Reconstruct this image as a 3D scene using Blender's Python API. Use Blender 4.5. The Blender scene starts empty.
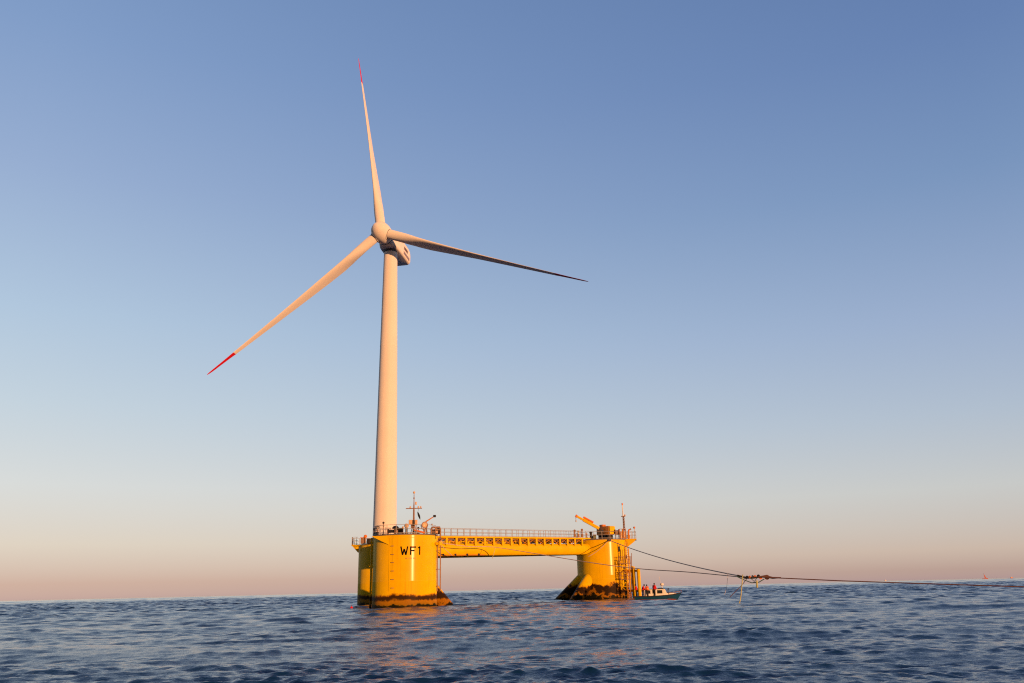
import bpy, bmesh, math, random
import numpy as np
from mathutils import Vector, Matrix

random.seed(11)
rng = np.random.default_rng(7)
C = bpy.context.scene.collection
scn = bpy.context.scene
PI = math.pi

# ------------------------------------------------------------------ camera
F_PX, CAM_H = 830.0, 1.9
ROLL = math.radians(1.29)
PITCH = math.atan(247.2 * math.cos(ROLL) / F_PX)
fwd = Vector((0, math.cos(PITCH), math.sin(PITCH)))
r0 = Vector((1, 0, 0)); u0 = r0.cross(fwd)
rgt = r0 * math.cos(ROLL) - u0 * math.sin(ROLL)
upv = u0 * math.cos(ROLL) + r0 * math.sin(ROLL)
cam_data = bpy.data.cameras.new('camera')
cam = bpy.data.objects.new('camera', cam_data); C.objects.link(cam)
cam_data.sensor_width = 36.0
cam_data.lens = F_PX * 36.0 / 1024.0
cam_data.clip_start = 0.1; cam_data.clip_end = 200000
cam.matrix_world = Matrix((
    (rgt.x, upv.x, -fwd.x, 0), (rgt.y, upv.y, -fwd.y, 0), (rgt.z, upv.z, -fwd.z, CAM_H), (0, 0, 0, 1)))
scn.camera = cam

# ------------------------------------------------------------------ light: low evening sun from behind right, clear sky
SUN_AZ = math.radians(34.5)      # from -Y towards +X
SUN_EL = math.radians(2.8)
sun_dir = Vector((math.sin(SUN_AZ) * math.cos(SUN_EL), -math.cos(SUN_AZ) * math.cos(SUN_EL), math.sin(SUN_EL)))
sd = bpy.data.lights.new('sun', 'SUN'); sun = bpy.data.objects.new('sun', sd); C.objects.link(sun)
sd.energy = 4.9; sd.angle = math.radians(0.55); sd.color = (1.0, 0.455, 0.19)
sun.location = (60, -100, 30)
sun.rotation_euler = (-sun_dir).to_track_quat('-Z', 'Y').to_euler()

scn.view_settings.view_transform = 'Standard'
scn.view_settings.look = 'None'
scn.view_settings.exposure = 0.0
scn.view_settings.gamma = 1.0
scn.view_settings.use_curve_mapping = False
scn.cycles.use_denoising = False
scn.cycles.filter_width = 1.15


def lin(c):
    return tuple((v / 255 / 12.92) if v / 255 <= 0.04045 else ((v / 255 + 0.055) / 1.055) ** 2.4 for v in c)


world = bpy.data.worlds.new('World'); scn.world = world; world.use_nodes = True
wt = world.node_tree; wt.nodes.clear()
W = wt.nodes.new; WL = wt.links.new
tc = W('ShaderNodeTexCoord'); sep = W('ShaderNodeSeparateXYZ'); WL(tc.outputs['Generated'], sep.inputs[0])


def wmath(op, a, b=None, clamp=False):
    n = W('ShaderNodeMath'); n.operation = op; n.use_clamp = clamp
    for i, v in enumerate((a, b)):
        if v is None: continue
        if isinstance(v, (int, float)): n.inputs[i].default_value = v
        else: WL(v, n.inputs[i])
    return n.outputs[0]


def wramp(stops):
    n = W('ShaderNodeValToRGB'); e = n.color_ramp.elements
    while len(e) > 1: e.remove(e[-1])
    e[0].position = stops[0][0]; e[0].color = (*lin(stops[0][1]), 1)
    for p, c in stops[1:]:
        k = e.new(p); k.color = (*lin(c), 1)
    WL(rampin, n.inputs[0]); return n.outputs[0]


zpos = wmath('MAXIMUM', sep.outputs[2], 0.0)
rampin = wmath('POWER', zpos, 0.5)      # finer steps close to the horizon
q = math.sqrt
left = wramp([(0, (196, 166, 158)), (q(.015), (209, 178, 161)), (q(.054), (224, 212, 195)), (q(.115), (217, 220, 218)),
              (q(.20), (196, 211, 222)), (q(.293), (177, 199, 221)), (q(.43), (151, 174, 209)), (q(.556), (129, 157, 199)),
              (q(.75), (104, 134, 180)), (1, (84, 114, 165))])
right = wramp([(0, (174, 147, 146)), (q(.0096), (184, 158, 147)), (q(.03), (202, 183, 168)), (q(.0925), (199, 201, 199)),
               (q(.17), (176, 190, 206)), (q(.27), (153, 173, 204)), (q(.41), (121, 149, 189)), (q(.535), (103, 131, 178)),
               (q(.75), (84, 112, 160)), (1, (70, 98, 150))])
hyp = wmath('SQRT', wmath('ADD', wmath('MULTIPLY', sep.outputs[0], sep.outputs[0]), wmath('MULTIPLY', sep.outputs[1], sep.outputs[1])))
azx = wmath('DIVIDE', sep.outputs[0], wmath('MAXIMUM', hyp, 0.02))
tfac = wmath('ADD', wmath('MULTIPLY', azx, 0.93), 0.5, clamp=True)
mx = W('ShaderNodeMix'); mx.data_type = 'RGBA'
WL(tfac, mx.inputs[0]); WL(left, mx.inputs[6]); WL(right, mx.inputs[7])
scale = W('ShaderNodeMix'); scale.data_type = 'RGBA'; scale.blend_type = 'MULTIPLY'; scale.clamp_result = False
scale.inputs[0].default_value = 1.0; scale.inputs[7].default_value = (10, 10, 10, 1)
WL(mx.outputs[2], scale.inputs[6])
sky = W('ShaderNodeTexSky'); sky.sky_type = 'NISHITA'; sky.sun_disc = False
sky.sun_elevation = SUN_EL; sky.sun_rotation = PI - SUN_AZ
sky.air_density = 1.0; sky.dust_density = 1.0; sky.ozone_density = 1.5
# away from the sun the measured evening gradient, towards the sun the physical sky
ff = W('ShaderNodeMapRange'); ff.interpolation_type = 'SMOOTHSTEP'
WL(wmath('DIVIDE', sep.outputs[1], wmath('MAXIMUM', hyp, 0.02)), ff.inputs[0])
ff.inputs[1].default_value = -0.75; ff.inputs[2].default_value = 0.15
mix2 = W('ShaderNodeMix'); mix2.data_type = 'RGBA'
dim = W('ShaderNodeMix'); dim.data_type = 'RGBA'; dim.blend_type = 'MULTIPLY'; dim.inputs[0].default_value = 1; dim.inputs[7].default_value = (.7, .7, .7, 1)
WL(sky.outputs[0], dim.inputs[6]); WL(ff.outputs[0], mix2.inputs[0]); WL(dim.outputs[2], mix2.inputs[6]); WL(scale.outputs[2], mix2.inputs[7])
bg = W('ShaderNodeBackground'); bg.inputs[1].default_value = 0.1
WL(mix2.outputs[2], bg.inputs[0])
wo = W('ShaderNodeOutputWorld'); WL(bg.outputs[0], wo.inputs[0])


# ------------------------------------------------------------------ helpers
def at(px, py, Y):
    """world point seen at a photo pixel, at a chosen depth Y"""
    d = fwd * F_PX + rgt * (px - 512) + upv * (341.5 - py)
    return Vector((0, 0, CAM_H)) + d * (Y / d.y)


def material(name, col, rough=0.5, metal=0.0, var=0.12, scale=1.2, coat=0.0, spec=0.5, bump=0.0, coat_rough=0.1):
    m = bpy.data.materials.new(name); m.use_nodes = True
    nt = m.node_tree; b = nt.nodes['Principled BSDF']
    b.inputs['Roughness'].default_value = rough; b.inputs['Metallic'].default_value = metal
    b.inputs['Coat Weight'].default_value = coat; b.inputs['Coat Roughness'].default_value = coat_rough
    b.inputs['Specular IOR Level'].default_value = spec; b.inputs['Diffuse Roughness'].default_value = .55
    t = nt.nodes.new('ShaderNodeTexCoord'); n = nt.nodes.new('ShaderNodeTexNoise')
    n.inputs['Scale'].default_value = scale; n.inputs['Detail'].default_value = 6
    nt.links.new(t.outputs['Object'], n.inputs['Vector'])
    r = nt.nodes.new('ShaderNodeValToRGB')
    r.color_ramp.elements[0].position = 0.3; r.color_ramp.elements[1].position = 0.7
    r.color_ramp.elements[0].color = (*[c * (1 - var) for c in col], 1)
    r.color_ramp.elements[1].color = (*[min(1, c * (1 + var * .6)) for c in col], 1)
    nt.links.new(n.outputs['Fac'], r.inputs[0]); nt.links.new(r.outputs[0], b.inputs['Base Color'])
    if bump:
        bp = nt.nodes.new('ShaderNodeBump'); bp.inputs['Strength'].default_value = bump; bp.inputs['Distance'].default_value = 0.02
        nt.links.new(n.outputs['Fac'], bp.inputs['Height']); nt.links.new(bp.outputs[0], b.inputs['Normal'])
    return m


def hull_yellow(name, low, high, wob, seam=None, dark=0.0):
    """gloss yellow paint with marine growth and rust belts at the waterline and faint run marks"""
    m = bpy.data.materials.new(name); m.use_nodes = True
    nt = m.node_tree; b = nt.nodes['Principled BSDF']; N = nt.nodes.new; L = nt.links.new
    b.inputs['Diffuse Roughness'].default_value = .75
    b.inputs['Specular IOR Level'].default_value = .06; b.inputs['Coat Roughness'].default_value = .2
    geo = N('ShaderNodeNewGeometry'); sp = N('ShaderNodeSeparateXYZ'); L(geo.outputs['Position'], sp.inputs[0])

    def noise(scale, detail=5, vec=None, rough=.55):
        n = N('ShaderNodeTexNoise'); n.inputs['Scale'].default_value = scale; n.inputs['Detail'].default_value = detail
        n.inputs['Roughness'].default_value = rough
        L(vec or geo.outputs['Position'], n.inputs['Vector']); return n.outputs['Fac']

    def mth(op, a, c, clamp=False):
        n = N('ShaderNodeMath'); n.operation = op; n.use_clamp = clamp
        for i, v in enumerate((a, c)):
            if isinstance(v, (int, float)): n.inputs[i].default_value = v
            else: L(v, n.inputs[i])
        return n.outputs[0]
    big = noise(.42, 3); mid = noise(2.2, 5)
    zz = mth('ADD', sp.outputs[2], mth('ADD', mth('MULTIPLY', mth('SUBTRACT', big, .5), wob), mth('MULTIPLY', mth('SUBTRACT', mid, .5), 1.5 if dark else .7)))
    span = mth('DIVIDE', mth('SUBTRACT', zz, low), high - low)
    ramp = N('ShaderNodeValToRGB'); e = ramp.color_ramp.elements
    e[0].position = 0; e[0].color = (.012, .012, .006, 1)
    e[1].position = 1; e[1].color = (0, 0, 0, 1)
    for p, c in ((.26, (.012, .011, .005)), (.31, (.06, .04, .008)), (.37, (.40, .17, .006)), (.47, (.36, .15, .006)), (.53, (.035, .018, .006)), (.78, (.03, .014, .005)), (.86, (.12, .05, .008)), (.90, (.52, .25, .004))) if dark else ((.21, (.016, .015, .005)), (.25, (.06, .05, .008)), (.30, (.34, .17, .006)), (.50, (.44, .20, .006)),
                 (.62, (.06, .03, .008)), (.76, (.045, .02, .006)), (.84, (.13, .05, .008)), (.90, (.52, .25, .004))):
        k = e.new(p); k.color = (*c, 1)
    e[-1].color = (.85, .56, .0006, 1)
    L(span, ramp.inputs[0])
    # weathering: vertical run streaks and soft mottling
    mp = N('ShaderNodeMapping'); mp.inputs['Scale'].default_value = (2.6, 2.6, .10); L(geo.outputs['Position'], mp.inputs[0])
    st = noise(1.3, 6, mp.outputs[0]); mt = noise(.9, 6)
    v = N('ShaderNodeMapRange'); v.inputs[1].default_value = .52; v.inputs[2].default_value = .78
    v.inputs[3].default_value = 1.0; v.inputs[4].default_value = .80; L(st, v.inputs[0])
    v2 = N('ShaderNodeMapRange'); v2.inputs[1].default_value = .3; v2.inputs[2].default_value = .7
    v2.inputs[3].default_value = .92; v2.inputs[4].default_value = 1.03; L(mt, v2.inputs[0])
    mul = N('ShaderNodeMix'); mul.data_type = 'RGBA'; mul.blend_type = 'MULTIPLY'; mul.inputs[0].default_value = 1
    cmb = N('ShaderNodeCombineXYZ'); f = mth('MULTIPLY', v.outputs[0], v2.outputs[0])
    for i in range(3): L(f, cmb.inputs[i])
    L(ramp.outputs[0], mul.inputs[6]); L(cmb.outputs[0], mul.inputs[7])
    L(mul.outputs[2], b.inputs['Base Color'])
    # paint above the splash zone is glossy, the splash zone coat is matt
    rg = N('ShaderNodeMapRange'); rg.inputs[1].default_value = (seam or high) - .02; rg.inputs[2].default_value = (seam or high) + .02
    rg.inputs[3].default_value = .0; rg.inputs[4].default_value = .20
    L(sp.outputs[2], rg.inputs[0]); L(rg.outputs[0], b.inputs['Coat Weight']); L(mth('ADD', .52, mth('MULTIPLY', mth('SUBTRACT', mt, .5), .2)), b.inputs['Roughness'])
    bp = N('ShaderNodeBump'); bp.inputs['Strength'].default_value = .06; bp.inputs['Distance'].default_value = .05
    L(noise(.8, 2), bp.inputs['Height']); L(bp.outputs[0], b.inputs['Normal'])
    return m


M = {}
M['yellow_near'] = hull_yellow('yellow_hull_paint_belt', -.2, 1.6, .75, 3.05)
M['yellow_rough'] = hull_yellow('yellow_hull_paint_scarred', -.35, 2.35, 3.2, 3.6, dark=.85)
M['yellow_brace'] = hull_yellow('yellow_brace_paint', -.5, 2.35, 3.0, dark=.8)
M['yellow'] = material('yellow_paint', (.85, .56, .0006), .5, var=.08, spec=.15)
M['yellow_pipe'] = material('yellow_pipe_paint', (.85, .545, .0006), .5, var=.12, scale=.8, spec=.15)
M['amber'] = material('amber_paint', (.62, .25, .006), .5, var=.15, scale=3)
M['orange'] = material('orange_paint', (.75, .22, .02), .5, var=.12, scale=3)
M['galv'] = material('galvanised_steel', (.50, .47, .45), .5, .3, var=.2, scale=5)
M['brown'] = material('weathered_brown_steel', (.34, .20, .12), .6, .1, var=.25, scale=4)
M['dark'] = material('dark_steel', (.03, .028, .028), .55, .2, var=.3, scale=6)
M['black'] = material('black_paint', (.004, .004, .005), .8, var=.3, spec=.1)
M['grating'] = material('grey_grating', (.20, .18, .17), .7, .2, var=.3, scale=8)
M['white'] = material('turbine_white', (.80, .78, .75), .55, var=.035, scale=.25, spec=.3)
M['white_trim'] = material('white_gelcoat', (.82, .80, .74), .35, var=.06, scale=2)
M['seal'] = material('grey_seal', (.10, .10, .11), .6, var=.2)
M['red'] = material('red_tip_paint', (.66, .010, .014), .5, var=.08)
M['mark_brown'] = material('brown_decal', (.16, .09, .05), .5, var=.15)
M['mark_grey'] = material('violet_grey_decal', (.24, .20, .24), .5, var=.15)
M['faint'] = material('faded_stencil', (.50, .25, .01), .5, var=.1)
M['teal'] = material('teal_hull_paint', (.011, .075, .165), .3, var=.2, scale=2)
M['antifoul'] = material('red_antifouling', (.30, .045, .02), .6, var=.2, scale=3)
M['glass'] = material('dark_window_glass', (.02, .025, .03), .08, var=.1, spec=.8)
M['jacket_red'] = material('red_jacket_cloth', (.72, .008, .010), .85, var=.2, scale=9)
M['jacket_orange'] = material('orange_jacket_cloth', (.68, .12, .03), .8, var=.2, scale=9)
M['vest'] = material('yellow_vest_cloth', (.75, .50, .04), .8, var=.15, scale=9)
M['trousers'] = material('dark_trouser_cloth', (.018, .02, .028), .85, var=.3, scale=9)
M['skin'] = material('skin', (.50, .28, .19), .55, var=.1)
M['hair'] = material('dark_hair', (.02, .014, .01), .7, var=.2)
M['rope'] = material('weathered_tow_rope', (.58, .46, .38), .85, var=.35, scale=6)
M['rope_pale'] = material('pale_yellow_rope', (.55, .58, .28), .8, var=.2, scale=6)
M['rope_green'] = material('green_rope', (.05, .13, .12), .8, var=.25, scale=6)
M['rope_red'] = material('red_brown_rope', (.13, .06, .045), .8, var=.3, scale=6)
M['rope_white'] = material('white_rope', (.70, .68, .62), .8, var=.1, scale=6)
M['lamp'] = material('lamp_housing', (.72, .50, .30), .35, var=.1, scale=6)
M['cloth_black'] = material('black_flag_cloth', (.01, .01, .012), .9, var=.3, scale=8)
M['sail'] = material('rust_sail_cloth', (.55, .14, .08), .8, var=.15)
M['green'] = material('olive_green_paint', (.10, .14, .05), .5, var=.2, scale=6)


def tag(o, label=None, cat=None, group=None, kind=None):
    if label: o['label'] = label
    if cat: o['category'] = cat
    if group: o['group'] = group
    if kind: o['kind'] = kind
    return o


ORIGIN = {}


def thing(name, loc, label, cat, group=None):
    o = bpy.data.objects.new(name, None); C.objects.link(o)
    o.location = loc; o.empty_display_size = .5
    ORIGIN[o] = Vector(loc)
    return tag(o, label, cat, group)


class MB:
    """collects shapes in world coordinates and links them as one mesh"""
    def __init__(self): self.v = []; self.f = []

    def add(self, vs, fs):
        o = len(self.v); self.v += [Vector(p) for p in vs]; self.f += [[i + o for i in f] for f in fs]; return self

    def box(self, c, s, ax=None, bev=0.0):
        c = Vector(c); X, Y, Z = ax or (Vector((1, 0, 0)), Vector((0, 1, 0)), Vector((0, 0, 1)))
        a, b, h = s[0] / 2, s[1] / 2, s[2] / 2
        if bev <= 0:
            vs = [c + X * (i * a) + Y * (j * b) + Z * (k * h) for k in (-1, 1) for i, j in ((-1, -1), (1, -1), (1, 1), (-1, 1))]
            return self.add(vs, [(3, 2, 1, 0), (4, 5, 6, 7), (0, 1, 5, 4), (1, 2, 6, 5), (2, 3, 7, 6), (3, 0, 4, 7)])
        bm = bmesh.new(); bmesh.ops.create_cube(bm, size=1)
        for v in bm.verts: v.co = Vector((v.co.x * s[0], v.co.y * s[1], v.co.z * s[2]))
        bmesh.ops.bevel(bm, geom=list(bm.edges), offset=bev, segments=3, profile=.5, affect='EDGES')
        bm.verts.index_update()
        self.add([c + X * v.co.x + Y * v.co.y + Z * v.co.z for v in bm.verts], [[v.index for v in f.verts] for f in bm.faces])
        bm.free(); return self

    def tube(self, pts, rad, n=8, caps=True):
        pts = [Vector(p) for p in pts]; k = len(pts)
        rad = rad if isinstance(rad, (list, tuple)) else [rad] * k
        vs, fs = [], []; prev = None
        for i, p in enumerate(pts):
            t = ((pts[min(i + 1, k - 1)] - pts[max(i - 1, 0)])).normalized()
            if prev is None:
                a = t.cross(Vector((0, 0, 1)))
                if a.length < 1e-3: a = t.cross(Vector((0, 1, 0)))
            else: a = prev - t * prev.dot(t)
            a.normalize(); prev = a; b = t.cross(a)
            for j in range(n):
                w = 2 * PI * j / n; vs.append(p + (a * math.cos(w) + b * math.sin(w)) * rad[i])
        for i in range(k - 1):
            for j in range(n):
                j2 = (j + 1) % n; fs.append((i * n + j, i * n + j2, (i + 1) * n + j2, (i + 1) * n + j))
        if caps:
            fs.append(tuple(range(n - 1, -1, -1))); fs.append(tuple((k - 1) * n + j for j in range(n)))
        return self.add(vs, fs)

    def lathe(self, c, prof, n=24, axis=None):
        """prof: (radius, height along the axis)"""
        c = Vector(c); Z = (axis or Vector((0, 0, 1))).normalized()
        X = Z.cross(Vector((0, 1, 0)));
        if X.length < 1e-3: X = Z.cross(Vector((1, 0, 0)))
        X.normalize(); Y = Z.cross(X); vs, fs = [], []
        for r, h in prof:
            for j in range(n):
                w = 2 * PI * j / n; vs.append(c + Z * h + (X * math.cos(w) + Y * math.sin(w)) * r)
        for i in range(len(prof) - 1):
            for j in range(n):
                j2 = (j + 1) % n; fs.append((i * n + j, i * n + j2, (i + 1) * n + j2, (i + 1) * n + j))
        k = len(prof)
        if prof[0][0] > 1e-4: fs.append(tuple(range(n - 1, -1, -1)))
        if prof[-1][0] > 1e-4: fs.append(tuple((k - 1) * n + j for j in range(n)))
        return self.add(vs, fs)

    def ball(self, c, r, n=14):
        prof = [(max(r * math.sin(PI * i / 10), 1e-5), -r * math.cos(PI * i / 10)) for i in range(11)]
        return self.lathe(c, prof, n)

    def build(self, name, mat, parent=None, smooth=35):
        og = Vector((0, 0, 0)); p = parent
        while p is not None: og += ORIGIN.get(p, Vector((0, 0, 0))); p = p.parent
        me = bpy.data.meshes.new(name)
        pv = og
        own = Vector((0, 0, 0))
        if parent is None or True:
            lo = Vector((min(v.x for v in self.v), min(v.y for v in self.v), min(v.z for v in self.v)))
            hi = Vector((max(v.x for v in self.v), max(v.y for v in self.v), max(v.z for v in self.v)))
            own = Vector(((lo.x + hi.x) / 2, (lo.y + hi.y) / 2, lo.z))
        me.from_pydata([tuple(v - own) for v in self.v], [], self.f)
        me.validate()
        bm = bmesh.new(); bm.from_mesh(me); bmesh.ops.remove_doubles(bm, verts=bm.verts, dist=1e-5)
        bmesh.ops.recalc_face_normals(bm, faces=bm.faces)
        if smooth:
            for e in bm.edges:
                if len(e.link_faces) == 2: e.smooth = e.calc_face_angle(0) < math.radians(smooth)
            for f in bm.faces: f.smooth = True
        bm.to_mesh(me); bm.free()
        me.materials.append(mat)
        o = bpy.data.objects.new(name, me); C.objects.link(o)
        o.parent = parent; o.location = own - og; ORIGIN[o] = own - og
        return o


def circle_pts(c, r, z, a0, a1, n):
    return [Vector((c[0] + r * math.cos(a0 + (a1 - a0) * i / n), c[1] + r * math.sin(a0 + (a1 - a0) * i / n), z)) for i in range(n + 1)]


def railing_mb(pts, h=1.1, rails=(.12, .58, 1.1), rad=.028, step=1.2, post=.034):
    m = MB()
    pts = [Vector(p) for p in pts]
    for k in rails: m.tube([p + Vector((0, 0, k)) for p in pts], rad, 6)
    acc = 0; nxt = 0
    for a, b in zip(pts[:-1], pts[1:]):
        L = (b - a).length
        while nxt <= acc + L + 1e-6:
            p = a.lerp(b, (nxt - acc) / L); m.tube([p, p + Vector((0, 0, h))], post, 6); nxt += step
        acc += L
    return m


def rope_pts(a, b, sag, n=24):
    a, b = Vector(a), Vector(b)
    return [a.lerp(b, i / n) - Vector((0, 0, sag * 4 * (i / n) * (1 - i / n))) for i in range(n + 1)]


# ------------------------------------------------------------------ the sea
def build_sea():
    rows = [0.6]
    while rows[-1] < 90000:
        r = rows[-1]
        if r < 12: st = .055 * r
        elif r < 480: st = min(.0036 * r, .27)
        elif r < 1600: st = .0022 * r
        elif r < 6000: st = .02 * r
        else: st = .15 * r
        rows.append(r + st)
    rows = np.array(rows)
    th = np.concatenate([np.linspace(-48, 48, 560), np.linspace(52, 308, 64)]) * PI / 180
    R, T = np.meshgrid(rows, th, indexing='ij')
    X = R * np.sin(T); Y = R * np.cos(T)
    dr = np.maximum(np.gradient(rows), .02)[:, None]
    lateral = np.where(np.abs(T) < math.radians(50), R * .0030, R * .07)
    cell = np.where(np.abs(T) < math.radians(50), np.maximum(dr, lateral * .3), lateral)
    near_boost = 1 + 1.5 * np.clip((R - 35) / 140, 0, 1) + .8 * np.clip((R - 420) / 500, 0, 1)
    # cat's paws: gusts ruffle the small waves unevenly
    gust = np.zeros_like(X)
    for lx, ly, a_, p_ in ((60, 11, .35, .4), (38, 7.5, .32, 2.1), (23, 19, .25, 4.0), (17, 4.6, .25, 1.2), (90, 31, .3, 5.2), (29, 3.4, .18, 3.3)):
        gust += a_ * np.sin(2 * PI * (X / lx + Y / ly) + p_) * np.cos(2 * PI * (X / (lx * 1.7) - Y / (ly * 2.9)) + p_ * 1.7)
    near_boost = near_boost * np.clip(1 + .65 * gust, .45, 1.7)
    Z = np.zeros_like(X); DX = np.zeros_like(X); DY = np.zeros_like(X)
    n = 200
    lam = np.exp(np.linspace(math.log(.18), math.log(30), n)) * rng.uniform(.96, 1.04, n)
    main = math.radians(-82)      # waves run towards the camera, a little to the left
    ang = main + rng.normal(0, .50, n)
    ph = rng.uniform(0, 2 * PI, n)
    slope = np.interp(np.log(lam), np.log([.18, .3, .6, 1.2, 2.5, 5, 9, 14, 30]), [.031, .034, .027, .0155, .0090, .0065, .006, .004, .0025])
    for i in range(n):
        k = 2 * PI / lam[i]; a = slope[i] * math.sqrt(2) / k
        w = np.clip((lam[i] / cell - 2.2) / 2.2, 0, 1); w = w * w * (3 - 2 * w)
        if w.max() <= 0: continue
        p = k * (X * math.cos(ang[i]) + Y * math.sin(ang[i])) + ph[i]
        s = np.sin(p); c = np.cos(p)
        if lam[i] > 4: w = w * (1 + 1.2 * np.clip((R - 200) / 500, 0, 1))
        else: w = w * near_boost
        Z += w * a * c; DX -= w * a * s * math.cos(ang[i]) * .85; DY -= w * a * s * math.sin(ang[i]) * .85
    calm = np.clip((R - 1.5) / 10, 0.1, 1)
    Z *= calm
    X = X + DX * calm; Y = Y + DY * calm
    nr, nt = X.shape
    co = np.stack([X, Y, Z], -1).reshape(-1, 3)
    co = np.vstack([co, [[0, 0, 0]]])
    i = np.arange(nr - 1)[:, None]; j = np.arange(nt)[None, :]; j2 = (j + 1) % nt
    quads = np.stack([i * nt + j, (i + 1) * nt + j, (i + 1) * nt + j2, i * nt + j2], -1).reshape(-1, 4)
    jj = np.arange(nt)
    tris = np.stack([np.full(nt, nr * nt), jj, (jj + 1) % nt], -1)
    me = bpy.data.meshes.new('sea')
    me.vertices.add(len(co)); me.vertices.foreach_set('co', co.astype(np.float32).ravel())
    nl = quads.size + tris.size
    me.loops.add(nl); me.loops.foreach_set('vertex_index', np.concatenate([quads.ravel(), tris.ravel()]).astype(np.int32))
    npoly = len(quads) + len(tris); me.polygons.add(npoly)
    me.polygons.foreach_set('loop_start', np.concatenate([np.arange(len(quads)) * 4, quads.size + np.arange(len(tris)) * 3]).astype(np.int32))
    me.update(calc_edges=True); me.validate()
    me.polygons.foreach_set('use_smooth', np.ones(len(me.polygons), dtype=bool))
    bm = bmesh.new(); bm.from_mesh(me)
    if sum(f.normal.z for f in bm.faces[:200] if True) < 0 if hasattr(bm.faces, 'ensure_lookup_table') and not bm.faces.ensure_lookup_table() else False:
        bmesh.ops.reverse_faces(bm, faces=bm.faces); bm.to_mesh(me)
    bm.free()
    o = bpy.data.objects.new('sea', me); C.objects.link(o)
    tag(o, 'choppy dark blue open sea reaching to the horizon', 'sea', kind='structure')
    m = bpy.data.materials.new('sea_water'); m.use_nodes = True
    nt_ = m.node_tree; b = nt_.nodes['Principled BSDF']; N = nt_.nodes.new; L = nt_.links.new
    b.inputs['Base Color'].default_value = (.004, .030, .092, 1)
    b.inputs['Roughness'].default_value = .05; b.inputs['IOR'].default_value = 1.333
    geo = N('ShaderNodeNewGeometry')

    def noise(scale, detail, rot, stretch, dist):
        mp = N('ShaderNodeMapping'); mp.inputs['Rotation'].default_value = (0, 0, math.radians(rot))
        mp.inputs['Scale'].default_value = (1, stretch, 1); L(geo.outputs['Position'], mp.inputs[0])
        t = N('ShaderNodeTexNoise'); t.inputs['Scale'].default_value = scale; t.inputs['Detail'].default_value = detail
        t.inputs['Roughness'].default_value = .55; t.inputs['Distortion'].default_value = dist
        L(mp.outputs[0], t.inputs['Vector']); return t.outputs['Fac']
    b2 = N('ShaderNodeBump'); b2.inputs['Strength'].default_value = 1; b2.inputs['Distance'].default_value = .028
    L(noise(5.0, 6, -10, 2.4, .6), b2.inputs['Height'])
    L(b2.outputs[0], b.inputs['Normal'])
    me.materials.append(m)
    return o


build_sea()

# ------------------------------------------------------------------ the floating platform
CN = Vector((-13.93, 106.7, 0)); CL = Vector((-20.0, 130.0, 0)); CR = Vector((13.42, 135.0, 0))
RC = 3.97
ZN, ZL, ZR = 8.45, 8.65, 8.85
plat = thing('floating_platform', (-7, 124, 0), 'yellow three-column floating platform carrying the wind turbine', 'platform')


def unit(a, b): return (b - a).normalized()


def column(c, ztop, mat, RC=RC):
    m = MB()
    prof = [(RC, -5), (RC, -.5)] + [(RC, z) for z in np.arange(.5, ztop - .1, 1.0)] + [(RC, ztop - .06), (RC - .05, ztop)]
    m.lathe(c, prof, 96)
    o = m.build('column', mat, plat)
    for z in (3.05, ztop - .35):
        MB().lathe(c + Vector((0, 0, z)), [(RC - .05, -.03), (RC + .014, -.025), (RC + .014, .025), (RC - .05, .03)], 96).build('weld_seam', M['yellow_pipe'], o)
    return o


col_n = column(CN, ZN, M['yellow_near'])
col_l = column(CL, ZL, M['yellow_near'])
col_r = column(CR, ZR, M['yellow_rough'])
col_n['label'] = 'nearest column marked W F 1'
col_r['label'] = 'right column with rusty scarred waterline and boat landing'
col_l['label'] = 'rear column in shade carrying the turbine tower'


# lettering wrapped on the near column
def on_col(c, ang, z, r): return Vector((c.x + r * math.sin(ang), c.y - r * math.cos(ang), z))


def px_to_ang(px, py):
    p = at(px, py, CN.y - RC)
    o = Vector((0, 0, CAM_H)); d = (p - o)
    a = d.x ** 2 + d.y ** 2; bq = 2 * (d.x * (o.x - CN.x) + d.y * (o.y - CN.y)); cq = (o.x - CN.x) ** 2 + (o.y - CN.y) ** 2 - RC ** 2
    t = (-bq - math.sqrt(bq * bq - 4 * a * cq)) / (2 * a)
    h = o + d * t
    return math.atan2(h.x - CN.x, -(h.y - CN.y)), h.z


def stroke(m, c, p, q_, w, r):
    """flat painted stroke from (ang,z) p to q_ on a column of radius r"""
    a = Vector((p[0] * RC, p[1])); b = Vector((q_[0] * RC, q_[1])); d = (b - a).normalized(); nrm = Vector((-d.y, d.x)) * w / 2
    vs, fs = [], []; k = 5
    for i in range(k + 1):
        s = a.lerp(b, i / k)
        for sgn in (-1, 1):
            u = s + nrm * sgn
            vs.append(on_col(c, u.x / RC, u.y, r)); 
        for sgn in (-1, 1):
            u = s + nrm * sgn
            vs.append(on_col(c, u.x / RC, u.y, r - .03))
    for i in range(k):
        o = i * 4; fs += [(o, o + 1, o + 5, o + 4), (o + 1, o + 3, o + 7, o + 5), (o + 2, o, o + 4, o + 6)]
    fs += [(0, 2, 3, 1), (k * 4, k * 4 + 1, k * 4 + 3, k * 4 + 2)]
    m.add(vs, fs)


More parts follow.
